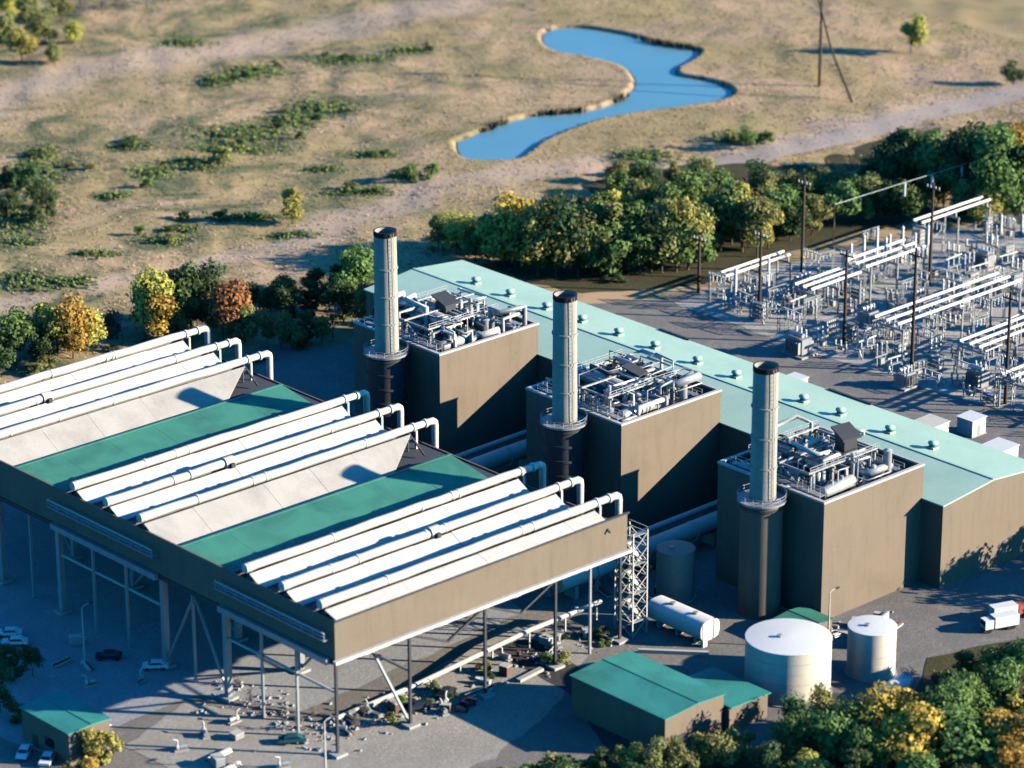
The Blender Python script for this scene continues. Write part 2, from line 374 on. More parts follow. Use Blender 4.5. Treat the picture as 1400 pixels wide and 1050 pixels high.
def build_ground():
    xs = axis([(-4000, -600, 340), (-600, -150, 30), (-150, 40, 4), (40, 136, 2.4), (136, 266, 0.8), (266, 420, 3), (420, 900, 24), (900, 6000, 400)])
    ys = axis([(-4000, -500, 350), (-500, -170, 30), (-170, 60, 4.5), (60, 118, 2.4), (118, 220, 0.8), (220, 420, 3), (420, 900, 24), (900, 6000, 400)])
    X, Y = np.meshgrid(xs, ys); Z = ground_z(X, Y)
    nx, ny = len(xs), len(ys)
    co = np.stack([X, Y, Z], -1).reshape(-1, 3)
    I = np.arange(nx * ny).reshape(ny, nx)
    q = np.stack([I[:-1, :-1], I[:-1, 1:], I[1:, 1:], I[1:, :-1]], -1).reshape(-1, 4)
    me = bpy.data.meshes.new('ground')
    me.vertices.add(len(co)); me.vertices.foreach_set('co', co.ravel())
    me.loops.add(q.size); me.loops.foreach_set('vertex_index', q.ravel())
    me.polygons.add(len(q)); me.polygons.foreach_set('loop_start', np.arange(0, q.size, 4)); me.polygons.foreach_set('loop_total', np.full(len(q), 4))
    me.polygons.foreach_set('use_smooth', np.ones(len(q), bool)); me.update(); me.validate()
    d = pond_sdf(X, Y) + 0.7 * np.sin(X * 1.3 + 2 * np.sin(Y * .7)) * np.sin(Y * 1.1)
    sand = np.zeros_like(X)
    for pts, w in (([(20, 238), (66.7, 254.7), (89.4, 261.2), (121, 265.6), (158.5, 257), (195.3, 254), (233.8, 250), (290, 246)], 13), ([(60, 112), (77, 116), (99.9, 119.4), (127.9, 123), (142.4, 118), (160, 110)], 9), ([(165, 97), (190.3, 91.1), (221.5, 90.3), (253.5, 89), (275.3, 85.4), (298.8, 82.5), (400, 60)], 8), ([(77, 115), (57, 115.9), (38, 117), (5, 122), (-32, 128)], 4)):
        best = np.full(X.shape, 1e9)
        for (ax, ay), (bx, by) in zip(pts[:-1], pts[1:]):
            ex, ey = bx - ax, by - ay; t = np.clip(((X - ax) * ex + (Y - ay) * ey) / (ex * ex + ey * ey), 0, 1); best = np.minimum(best, np.hypot(X - ax - t * ex, Y - ay - t * ey))
        best = best + 2.2 * np.sin(X * .21 + 1.7 * np.sin(Y * .13)) + 1.3 * np.sin(Y * .5 + X * .33)
        sand = np.maximum(sand, sm(1.25 - best / w))
    a2 = me.attributes.new('sand', 'FLOAT', 'POINT'); a2.data.foreach_set('value', (sand * .8).astype(np.float32).ravel())
    he = np.zeros_like(X)
    for cx, cy, a, b in SCRUB:
        u = ((X - cx) * .737 - (Y - cy) * .676) / (a * 1.5); v = ((X - cx) * .676 + (Y - cy) * .737) / (b * 1.4); he = np.maximum(he, np.exp(-(u * u + v * v) * 1.3))
    he = sm(he * 1.3 + .35 * np.sin(X * .45 + np.sin(Y * .4)) * np.sin(Y * .38) - .12)
    a3 = me.attributes.new('heath', 'FLOAT', 'POINT'); a3.data.foreach_set('value', (he * .85).astype(np.float32).ravel())
    at = me.attributes.new('mud', 'FLOAT', 'POINT'); at.data.foreach_set('value', (np.clip(1 - (d - .0) / 1.0, 0, 1) * (.55 + .4 * np.sin(X * .23 + Y * .11) ** 2)).astype(np.float32).ravel())
    return structure('ground', me, 'meadow')
build_ground()
# water lies below the rim, a little larger than the outline so the bank cuts its edge
def build_water():
    P = POND_S; n = len(P); out = []
    for i in range(n):
        a = Vector(P[i - 1]); b = Vector(P[(i + 1) % n]); t = (b - a).normalized()
        out.append((P[i][0] - t.y * -1.6 * -1, P[i][1] - t.x * 1.6 * -1) if False else (P[i][0], P[i][1]))
    sheet('water', out, -0.75, 'water')
build_water()

yard = sample_poly([(-230, -220), (60, -180), (150, -150), (175, -90), (160, -60), (132, -40), (128, 20), (92, 34), (74, 52), (36, 52), (22, 64), (-60, 62), (-130, 90), (-230, 60)], 5, 0.9, seed=1)
sheet('plant_yard', yard, 0.02, 'yard')
sub = sample_poly([(103, 24), (130, 28), (165, 22), (205, 12), (215, -20), (200, -80), (150, -120), (118, -95), (105, -60), (103, -20)], 4, 0.8, seed=2)
sheet('substation_yard', sub, 0.045, 'subyard')
apron = sample_poly([(-83, -86), (-63, -80), (-38.8, -75), (-30, -78), (-34, -92), (-52, -103), (-72, -110), (-100, -108), (-113, -92), (-113, -66), (-96, -60)], 3, 0.5, seed=3)
sheet('shade_lift_slab', sample_poly([(-124, -60), (-93, -59), (-84, -76), (-30, -72), (-22, -40), (-20, 36), (-60, 44), (-120, 40), (-135, 0)], 4, 0.5, seed=9), 0.052, 'shade_lift')  # added pale sheet, its colour lifts the ground shade under the condenser
sheet('concrete_apron', apron, 0.06, 'apron')
sheet('service_road', sample_poly([(-45.5, -79), (-37, -80.5), (-40, -104), (-50, -126), (-62, -150), (-75, -150), (-58, -122), (-47, -101)], 3, 0.25, seed=4), 0.075, 'asphalt')
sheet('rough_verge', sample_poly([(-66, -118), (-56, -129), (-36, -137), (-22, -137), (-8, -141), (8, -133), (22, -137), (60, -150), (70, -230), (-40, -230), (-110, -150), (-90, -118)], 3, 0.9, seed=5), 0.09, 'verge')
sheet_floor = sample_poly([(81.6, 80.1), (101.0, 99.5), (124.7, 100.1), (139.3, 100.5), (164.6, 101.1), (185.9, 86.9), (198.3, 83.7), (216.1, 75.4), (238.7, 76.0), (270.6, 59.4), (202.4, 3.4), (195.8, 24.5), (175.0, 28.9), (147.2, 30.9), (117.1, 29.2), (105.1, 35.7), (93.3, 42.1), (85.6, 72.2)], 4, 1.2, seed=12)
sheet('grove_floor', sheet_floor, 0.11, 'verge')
def ribbon(name, pts, w, mat, lift, seed):
    rr = random.Random(seed); mb = MB(); P = [Vector(p) for p in sample_poly(pts, 3, 0.0, False)] + [Vector(pts[-1])]
    L = []
    for i, p in enumerate(P):
        t = (P[min(i + 1, len(P) - 1)] - P[max(i - 1, 0)]).normalized(); n = Vector((-t.y, t.x))
        for s in (-1, -.33, .33, 1):
            q = p + n * s * (w / 2 + rr.uniform(-.5, .5)); L.append((q.x, q.y))
    A = np.array(L); zz = ground_z(A[:, 0], A[:, 1]) + lift
    v = [(A[i, 0], A[i, 1], zz[i]) for i in range(len(A))]
    mb.add(v, [(i * 4 + k, i * 4 + k + 1, i * 4 + k + 5, i * 4 + k + 4) for i in range(len(P) - 1) for k in range(3)], True)
    me = mb.mesh(name)
    if me.polygons[0].normal.z < 0: me.flip_normals()
    return structure(name, me, mat)
ribbon('gravel_track', [(420, 45), (340, 70), (294, 80), (253, 84), (220, 84), (191, 87), (172, 91)], 10, 'track', 0.12, 7)

# ------------------------------------------------------------------ dry grass tufts over the meadow
def build_grass():
    rs = np.random.RandomState(8); N = 150000
    # denser nearer the plant: sample in polar-like coordinates around the view
    u = rs.rand(N); X = rs.uniform(-60, 330, N); Y = 60 + 300 * u ** 1.3
    d = pond_sdf(X, Y); keep = (d > 1.2) & (site_mask(X, Y) > 0.05)
    X = X[keep]; Y = Y[keep]; Z = ground_z(X, Y); n = len(X)
    a = rs.uniform(0, 3.1416, n); h = rs.gamma(2.2, 0.05, n) + 0.04; w = rs.uniform(0.25, 0.65, n)
    cx, sx = np.cos(a), np.sin(a); tl = rs.uniform(.8, 2.4, n); lx, ly = -sx * tl, cx * tl
    co = np.empty((n, 4, 3))
    for i, (s, t) in enumerate(((-1, 0), (1, 0), (.6, 1), (-.5, .9))):
        co[:, i, 0] = X + s * w * cx * .5 + lx * t * h; co[:, i, 1] = Y + s * w * sx * .5 + ly * t * h; co[:, i, 2] = Z - .03 + t * h
    me = bpy.data.meshes.new('dry_grass')
    me.vertices.add(n * 4); me.vertices.foreach_set('co', co.ravel())
    me.loops.add(n * 4); me.loops.foreach_set('vertex_index', np.arange(n * 4))
    me.polygons.add(n); me.polygons.foreach_set('loop_start', np.arange(0, n * 4, 4)); me.polygons.foreach_set('loop_total', np.full(n, 4)); me.update()
    o = bpy.data.objects.new('dry_grass', me); me.materials.append(M['meadow']); COL.objects.link(o)
    tag(o, 'dry straw coloured grass covering the meadow round the pond', 'grass', kind='stuff')
build_grass()

def build_reeds():
    rs = np.random.RandomState(31); P = np.array(POND_S); n0 = len(P); co = []
    for i in range(n0):
        a, b = P[i], P[(i + 1) % n0]; L = np.hypot(*(b - a)); t = (b - a) / (L + 1e-6); nrm = np.array([t[1], -t[0]])
        far = nrm @ np.array([.66, .75]); far = abs(far) if (pond_sdf(np.array([a[0] + nrm[0]]), np.array([a[1] + nrm[1]]))[0] > 0) == (nrm @ np.array([.66, .75]) > 0) else 0
        dens = 9 * max(0, .35 + math.sin(a[0] * .31 + a[1] * .17) + .5 * math.sin(a[0] * .9)) if far > .4 else .25
        for k in range(int(L * dens)):
            p = a + t * rs.rand() * L + rs.normal(0, .5, 2); h = rs.uniform(.4, 1.15); w = rs.uniform(.12, .3); an = rs.rand() * 3.14; c, s_ = np.cos(an) * w, np.sin(an) * w; lx, ly = rs.normal(0, .2, 2)
            co.append([(p[0] - c, p[1] - s_, -.8), (p[0] + c, p[1] + s_, -.8), (p[0] + c * .3 + lx, p[1] + s_ * .3 + ly, h), (p[0] - c * .3 + lx, p[1] - s_ * .3 + ly, h * .9)])
    co = np.array(co); n = len(co)
    me = bpy.data.meshes.new('reeds'); me.vertices.add(n * 4); me.vertices.foreach_set('co', co.ravel()); me.loops.add(n * 4); me.loops.foreach_set('vertex_index', np.arange(n * 4))
    me.polygons.add(n); me.polygons.foreach_set('loop_start', np.arange(0, n * 4, 4)); me.polygons.foreach_set('loop_total', np.full(n, 4)); me.update(); me.materials.append(M['reed'])
    o = bpy.data.objects.new('reeds', me); COL.objects.link(o); tag(o, 'dark reeds fringing the far banks of the blue pond', 'reeds', kind='stuff')
build_reeds()

def build_scrub():
    """dense low heath: leaf sized faces over long clumps, more than anyone could count"""
    rs = np.random.RandomState(12); P = []; S = []
    R_ = np.array([.737, -.676]); F_ = np.array([.676, .737])
    for cx, cy, a, b in SCRUB:
        n = int(min(5200, a * b * 48 + 300)); u = rs.normal(0, .62, n); v = rs.normal(0, .58, n)
        k = (np.sin(u * 7 + cx) * np.sin(v * 9 + cy) + .55 * np.sin(u * 17 + cy) + rs.normal(0, .4, n)) > -.05
        u, v = u[k], v[k]; p = np.array([cx, cy]) + np.outer(u * a, R_) + np.outer(v * b, F_)
        P.append(p); S.append(np.maximum(.25, 1.1 - np.hypot(u, v) * .8))
    P = np.concatenate(P); S = np.concatenate(S); k = pond_sdf(P[:, 0], P[:, 1]) > 2.5; P = P[k]; S = S[k]; n = len(P)
    z = ground_z(P[:, 0], P[:, 1]) + rs.rand(n) ** 1.3 * S * 1.0
    C3 = np.column_stack([P, z]); nr = rs.normal(0, .5, (n, 3)) + np.array([.2, -.25, .8]); nr /= np.linalg.norm(nr, axis=1)[:, None]
    u = np.cross(nr, rs.normal(size=(n, 3))); u /= np.linalg.norm(u, axis=1)[:, None]; v = np.cross(nr, u); s = (rs.uniform(.2, .5, n))[:, None]
    co = np.stack([C3 - u * s, C3 - v * s * .7, C3 + u * s, C3 + v * s * .7], 1)
    me = bpy.data.meshes.new('scrub'); me.vertices.add(n * 4); me.vertices.foreach_set('co', co.ravel()); me.loops.add(n * 4); me.loops.foreach_set('vertex_index', np.arange(n * 4))
    me.polygons.add(n); me.polygons.foreach_set('loop_start', np.arange(0, n * 4, 4)); me.polygons.foreach_set('loop_total', np.full(n, 4))
    for q in 'dgo': me.materials.append(LEAF[q])
    me.polygons.foreach_set('material_index', rs.choice(3, n, p=[.36, .3, .34])); me.update()
    o = bpy.data.objects.new('scrub', me); COL.objects.link(o); tag(o, 'low dark green heath growing in patches over the dry meadow', 'scrub', kind='stuff')
build_scrub()

# ------------------------------------------------------------------ turbine hall
HX0, HX1, HY0, HY1, HE, HR, HRX = 30.2, 57.0, -115.3, 42.0, 16.3, 17.55, 43.6
def turbine_hall():
    t = thing('turbine_hall', 'long tan turbine hall under a pale mint green roof behind the chimneys', 'hall', (43.6, -36, 0))
    w = MB(); prof = [(HX0, 0), (HX1, 0), (HX1, HE - .3), (HRX, HR - .3), (HX0, HE - .3)]
    v = [(x, y, z) for y in (HY0, HY1) for x, z in prof]
    w.add(v, [(0, 1, 2, 3, 4), (9, 8, 7, 6, 5), (0, 4, 9, 5), (1, 6, 7, 2)])
    part('wall', w, 'tan', t)
    r = MB(); e = .35
    r.slab((HX0 - e, HY0 - e, HE - .04), (HRX, HY0 - e, HR), (HRX, HY1 + e, HR), (HX0 - e, HY1 + e, HE - .04), .25)
    part('roof', r, 'mint_roof', t, 'near roof slope in duller green')
    r = MB(); r.slab((HRX, HY0 - e, HR), (HX1 + e, HY0 - e, HE - .04), (HX1 + e, HY1 + e, HE - .04), (HRX, HY1 + e, HR), .25)
    part('roof', r, 'mint_roof', t, 'far roof slope in pale sunlit green')
    for (y0, y1) in ((-25.5, -17), (-74, -63)):
        part('gutter', MB().box(HX1 + .1, HX1 + .7, y0, y1, HE - .3, HE + .25), 'dark_steel', t)
    part('ridge_cap', MB().bar((HRX, HY0 - .3, HR + .04), (HRX, HY1 + .3, HR + .04), .5, .14), 'mint_roof', t)
    return t
turbine_hall()
def roof_vents():
    ys = [27, 16.5, 5.5, -5, -15.5, -25.8, -37.5, -48, -57, -65.7, -75.1, -87.4, -97.9]
    x = 47.4; z = HR - (x - HRX) * (HR - HE) / (HX1 - HRX)
    words = ['first', 'second', 'third', 'fourth', 'fifth', 'sixth', 'seventh', 'eighth', 'ninth', 'tenth', 'eleventh', 'twelfth', 'thirteenth']
    for i, y in enumerate(reversed(ys)):
        t = thing('roof_vent', words[i] + ' boxy vent along the turbine hall roof from its near gable', 'roof vent', (x, y, z), 'roof vents along the turbine hall')
        part('curb', MB().box(-.8, .8, -.8, .8, -.2, .4), 'mint_roof', t, world=False)
        c = MB(); c.tube([(0, 0, .3), (0, 0, .95)], [.7, .75], 14); part('throat', c, 'teal_roof', t, world=False)
        h = MB(); h.tube([(0, 0, .95), (0, 0, 1.25), (0, 0, 1.5)], [.95, .95, .35], 14); part('hood', h, 'mint_roof', t, world=False)
roof_vents()

# ------------------------------------------------------------------ boiler houses and chimneys
BX0, BH = 4.3, 22.35
PLACE = ['farthest', 'middle', 'nearest']
def boiler(i):
    y0, y1 = -50.0 * i - 10.5, -50.0 * i + 15
    t = thing('boiler_house', ['tan boiler house at the far end of the turbine hall, nearest the trees', 'tan boiler house behind the middle chimney, its lit wall cut by a slanting shadow',
              'tan boiler house behind the nearest chimney, beside the storage tanks'][i], 'boiler house', (BX0 + 13, (y0 + y1) / 2, 0), 'boiler houses')
    x1 = HX0 - .01; k = .45
    w = MB()
    w.box(BX0, x1, y0, y0 + k, 0, BH); w.box(BX0, x1, y1 - k, y1, 0, BH); w.box(BX0, BX0 + k, y0 + k, y1 - k, 0, BH)
    w.box(x1 - k, x1, y0 + k, y1 - k, 0, BH)
    part('wall', w, 'tan', t)
    part('roof', MB().box(BX0 + k, x1 - k, y0 + k, y1 - k, BH - 2.2, BH - 1.7), 'grey_steel', t)
    c = .12
    for a in ((BX0 - c, x1 + c, y0 - c, y0 + k + c), (BX0 - c, x1 + c, y1 - k - c, y1 + c)): part('coping', MB().box(*a, BH + .004, BH + .38), 'trim', t)
    for a in ((BX0 - c, BX0 + k + c, y0 + k + c, y1 - k - c), (x1 - k - c, x1 + c, y0 + k + c, y1 - k - c)): part('coping', MB().box(*a, BH + .004, BH + .38), 'trim', t)
    # equipment deck at the roof's turbine end
    part('roof_hatch', MB().box(x1 - 7.2, x1 - 5.2, y1 - 4.5, y1 - 2.5, BH - 1.7, BH - .9), 'mint_roof', t)
    return t
def chimney(i):
    y = -50.0 * i
    t = thing('chimney', ['far round chimney standing in front of the trees behind', 'middle round chimney of the three with a sooty top', 'near round chimney of the three, closest to the white tanks'][i], 'chimney', (0, y, 0), 'three round chimneys')
    s = MB(); H = 46.1
    zs = [21.75] + [23 + k * 4.6 for k in range(5)] + [H]
    s.tube([(0, y, z) for z in zs], [2.34] + [2.32 - .03 * k for k in range(5)] + [2.16], 36, False)
    s.tube([(0, y, H), (0, y, H - 3)], [1.98, 1.98], 36, False)
    s.tube([(0, y, H), (0, y, H + .001)], [2.16, 1.98], 36, False)
    part('shaft', s, 'stack', t)
    part('flue', MB().cyl(0, y, H - 2.8, H - 2.6, 1.97, 36), 'black', t)
    rim = MB(); rim.tube([(0, y, H - .9), (0, y, H + .06)], [2.24, 2.24], 36, False); rim.tube([(0, y, H + .06), (0, y, H + .061)], [2.24, 1.97], 36, False); part('rim', rim, 'black', t)
    for z in (27.5, 33, 38.6): part('stiffening_ring', MB().tube([(0, y, z), (0, y, z + .3)], [2.42, 2.42], 36), 'stack', t)
    lad = MB()
    for s_ in (-.28, .28): lad.bar((s_ - .3, y - 2.5, 21.8), (s_ - .3, y - 2.42, H), .07)
    for z in np.arange(22.2, H, .8): lad.bar((-.58, y - 2.48, z), (-.02, y - 2.48, z), .05)
    part('ladder', lad, 'grey_steel', t)
    # breeching pedestal with its bands and ring walkway
    px = -.2
    part('pedestal', MB().cyl(px, y, 0, 21.2, 3.75, 28), 'dark_steel' if i < 2 else 'tan', t)
    for z in (np.arange(3, 20.5, 2.9) if i < 2 else (20.2,)): part('band', MB().tube([(px, y, z), (px, y, z + .45)], [3.98, 3.98], 28), 'dark_steel', t)
    part('walkway', MB().tube([(px, y, 21.3), (px, y, 21.65)], [4.35, 4.35], 28), 'grey_steel', t)
    rl = MB()
    n = 16
    for z in (.55, 1.1): rl.tube([(px + 4.25 * math.cos(6.2832 * k / 24), y + 4.25 * math.sin(6.2832 * k / 24), 21.65 + z) for k in range(25)], .05, 4, False)
    for k in range(n):
        a = 6.2832 * k / n; rl.bar((px + 4.25 * math.cos(a), y + 4.25 * math.sin(a), 21.65), (px + 4.25 * math.cos(a), y + 4.25 * math.sin(a), 22.75), .07)
    part('handrail', rl, 'grey_steel', t)
    return t
def tank_lying(name, label, cat, c, L, r, ax, mat, group, rz=0):
    t = thing(name, label, cat, c, group, rz)
    m = MB(); e = r * .45
    m.tube([(-L / 2 - e, 0, r + .5), (-L / 2 - e * .6, 0, r + .5), (-L / 2, 0, r + .5), (L / 2, 0, r + .5), (L / 2 + e * .6, 0, r + .5), (L / 2 + e, 0, r + .5)], [r * .3, r * .78, r, r, r * .78, r * .3], 18)
    part('shell', m, mat, t, world=False)
    for s in (-.32, .32): part('saddle', MB().box(s * L - .25, s * L + .25, -r * .8, r * .8, 0, r * .75), 'dark_steel', t, world=False)
    for s in (-.2, .15): part('nozzle', MB().cyl(s * L, 0, 2 * r + .3, 2 * r + 1.1, .3, 10), mat, t, world=False)
    return t
BNAME = ['farthest boiler house', 'middle boiler house', 'nearest boiler house']
def boiler_top(i):
    rr = random.Random(40 + i); y0, y1 = -50.0 * i - 10.5, -50.0 * i + 15; z = BH - 1.7; B = BNAME[i]
    g = 'pipework on the %s roof' % B
    tank_lying('steam_drum', 'large silver steam drum lying across the %s roof' % B, 'drum', (14.5, y1 - 9, z + 1.6), 14, 1.5, 0, 'silver', g, R(86))
    tank_lying('steam_drum', 'smaller grey steam drum toward the turbine end of the %s roof' % B, 'drum', (20.5, y1 - 10, z + .8), 11, 1.15, 0, 'grey_steel', g, R(93))
    tank_lying('steam_drum', 'low pale drum beside the lit wall of the %s roof' % B, 'drum', (12, y0 + 4.0, z), 8, 1.1, 0, 'silver', g, R(4))
    # dark exhaust hood
    t = thing('exhaust_hood', 'tall dark exhaust hood rising among pipes on the %s roof' % B, 'hood', (19.0 + (i - 1) * 1.6, y0 + 13 - i * 1.5, z), g, R((0, 14, -9)[i])); t.scale = ((1, 1, 1), (.8, .9, .85), (1.1, .85, 1.15))[i]
    part('casing', MB().box(-1.3, 1.3, -1.6, 1.6, 0, 6.2), 'dark_steel', t, world=False)
    h = MB(); h.slab((-1.9, -2.1, 6.25), (1.9, -2.1, 6.25), (1.9, 2.1, 7.6), (-1.9, 2.1, 7.6), .3); part('cowl', h, 'dark_steel', t, world=False)
    for s in (-1, 1): part('brace', MB().bar((s * 1.3, -1.6, 3), (s * 3.2, -3.0, 0), .25), 'grey_steel', t, world=False)
    # steel deck frame
    t = thing('pipe_gantry', 'open steel pipe gantry standing over the %s roof' % B, 'gantry', (15, (y0 + y1) / 2, z), g)
    for px in (-8, -2.5, 3, 8.5):
        for py in (-7, 0, 7): part('post', MB().bar((px, py, 0), (px, py, 4.6), .3), 'grey_steel', t, world=False)
        part('beam', MB().bar((px, -7.6, 4.7), (px, 7.6, 4.7), .3, .4), 'grey_steel', t, world=False)
    for py in (-7, 0, 7): part('beam', MB().bar((-8.6, py, 5.05), (9.1, py, 5.05), .28, .3), 'silver', t, world=False)
    br = MB()
    for px in (-8, 3): br.bar((px, -7, .2), (px, 0, 4.4), .16); br.bar((px, 7, .2), (px, 0, 4.4), .16)
    part('bracing', br, 'grey_steel', t, world=False)
    for py in (-7.4, 7.4):
        rail = MB()
        for zz in (5.7, 6.2): rail.bar((-8.6, py, zz), (9.1, py, zz), .09)
        for px in np.arange(-8.6, 9.2, 1.77): rail.bar((px, py, 5.2), (px, py, 6.25), .09)
        part('handrail', rail, 'silver', t, world=False)
    # grated walkways
    for q, (ax, ay, bx, by, zz) in enumerate(((6, y0 + 2, 6, y1 - 2, 2.2), (26.5, y0 + 2, 26.5, y1 - 3, 1.2))):
        t = thing('walkway', ('railed walkway along the chimney edge of the %s roof' if q == 0 else 'railed walkway along the turbine edge of the %s roof') % B, 'walkway', (ax, (ay + by) / 2, z), g)
        L = (by - ay) / 2
        part('deck', MB().box(-.7, .7, -L, L, zz - .12, zz), 'grey_steel', t, world=False)
        for s in (-.7, .7):
            rl = MB()
            for hh in (.55, 1.1): rl.bar((s, -L, zz + hh), (s, L, zz + hh), .07)
            for k in np.linspace(-L, L, 9): rl.bar((s, k, 0), (s, k, zz + 1.15), .08)
            part('handrail', rl, 'silver', t, world=False)
    # vertical silencers and safety-valve vents
    for q in range(9):
        x = rr.uniform(8, 27); y = rr.uniform(y0 + 2.5, y1 - 4); hgt = rr.uniform(2.5, 6.5); r = rr.uniform(.35, .95)
        t = thing('vent_silencer', 'upright vent silencer among the pipes of the %s roof' % B, 'silencer', (x, y, z), g)
        part('body', MB().cyl(0, 0, hgt * .35, hgt, r, 14), rr.choice(['silver', 'grey_steel', 'white_duct']), t, world=False)
        part('stem', MB().cyl(0, 0, 0, hgt * .36, r * .45, 10), 'grey_steel', t, world=False)
        part('cap', MB().tube([(0, 0, hgt), (0, 0, hgt + r * .5)], [r * 1.15, r * .3], 14), 'silver', t, world=False)
    # pipe runs with bends
    for q in range(30):
        x = rr.uniform(6.5, 27); y = rr.uniform(y0 + 2, y1 - 3); r = rr.choice([.14, .2, .26, .38, .5, .75]); p = [(0, 0, 0), (0, 0, rr.uniform(1, 6.2))]
        d = rr.randrange(4)
        for k in range(rr.randrange(2, 5)):
            a = p[-1]; L = rr.uniform(1.5, 6.5)
            s = [(L, 0, 0), (0, L, 0), (-L, 0, 0), (0, -L, 0)][d]
            b = (a[0] + s[0], a[1] + s[1], a[2] + rr.uniform(-.3, .3)); b = (min(max(b[0] + x, 6), 28) - x, min(max(b[1] + y, y0 + 1.6), y1 - 2) - y, b[2])
            if math.dist(a, b) > .6: p.append(b)
            d = (d + rr.choice([1, 3])) % 4
        p.append((p[-1][0], p[-1][1], max(.2, p[-1][2] - rr.uniform(.8, 4))))
        o = solo('pipe_run', 'bent pipe run in the tangle on the %s roof' % B, 'pipe', MB().tube(p, r, 8), rr.choice(['silver', 'silver', 'grey_steel', 'white_duct', 'dark_steel']), (x, y, z), g, False)
    # insulated valve boxes
    for q in range(12):
        x = rr.uniform(7, 27); y = rr.uniform(y0 + 2, y1 - 3); a, b, c = rr.uniform(.6, 1.6), rr.uniform(.6, 1.8), rr.uniform(.8, 2.4)
        t = thing('valve_box', 'small lagged equipment box on the %s roof' % B, 'equipment box', (x, y, z), g, rr.uniform(-.2, .2))
        part('casing', MB().box(-a, a, -b, b, .15, c), rr.choice(['silver', 'grey_steel', 'white_duct']), t, world=False)
        part('lid', MB().box(-a - .1, a + .1, -b - .1, b + .1, c + .004, c + .16), 'silver', t, world=False)
for i in range(3): boiler(i); chimney(i); boiler_top(i)
# roof beside the far boiler: low duct house joining chimney and boiler is the dark breeching
def breeching(i):
    y = -50.0 * i
    t = thing('breeching_duct', 'dark flue duct linking the %s chimney to its boiler house' % PLACE[i], 'duct', (3, y, 12))
    part('duct', MB().box(3.2, BX0 - .02, y - 3, y + 3, 9, 17), 'dark_tan', t)
    part('flange', MB().box(3.35, 3.75, y - 3.3, y + 3.3, 8.7, 17.3), 'dark_steel', t)

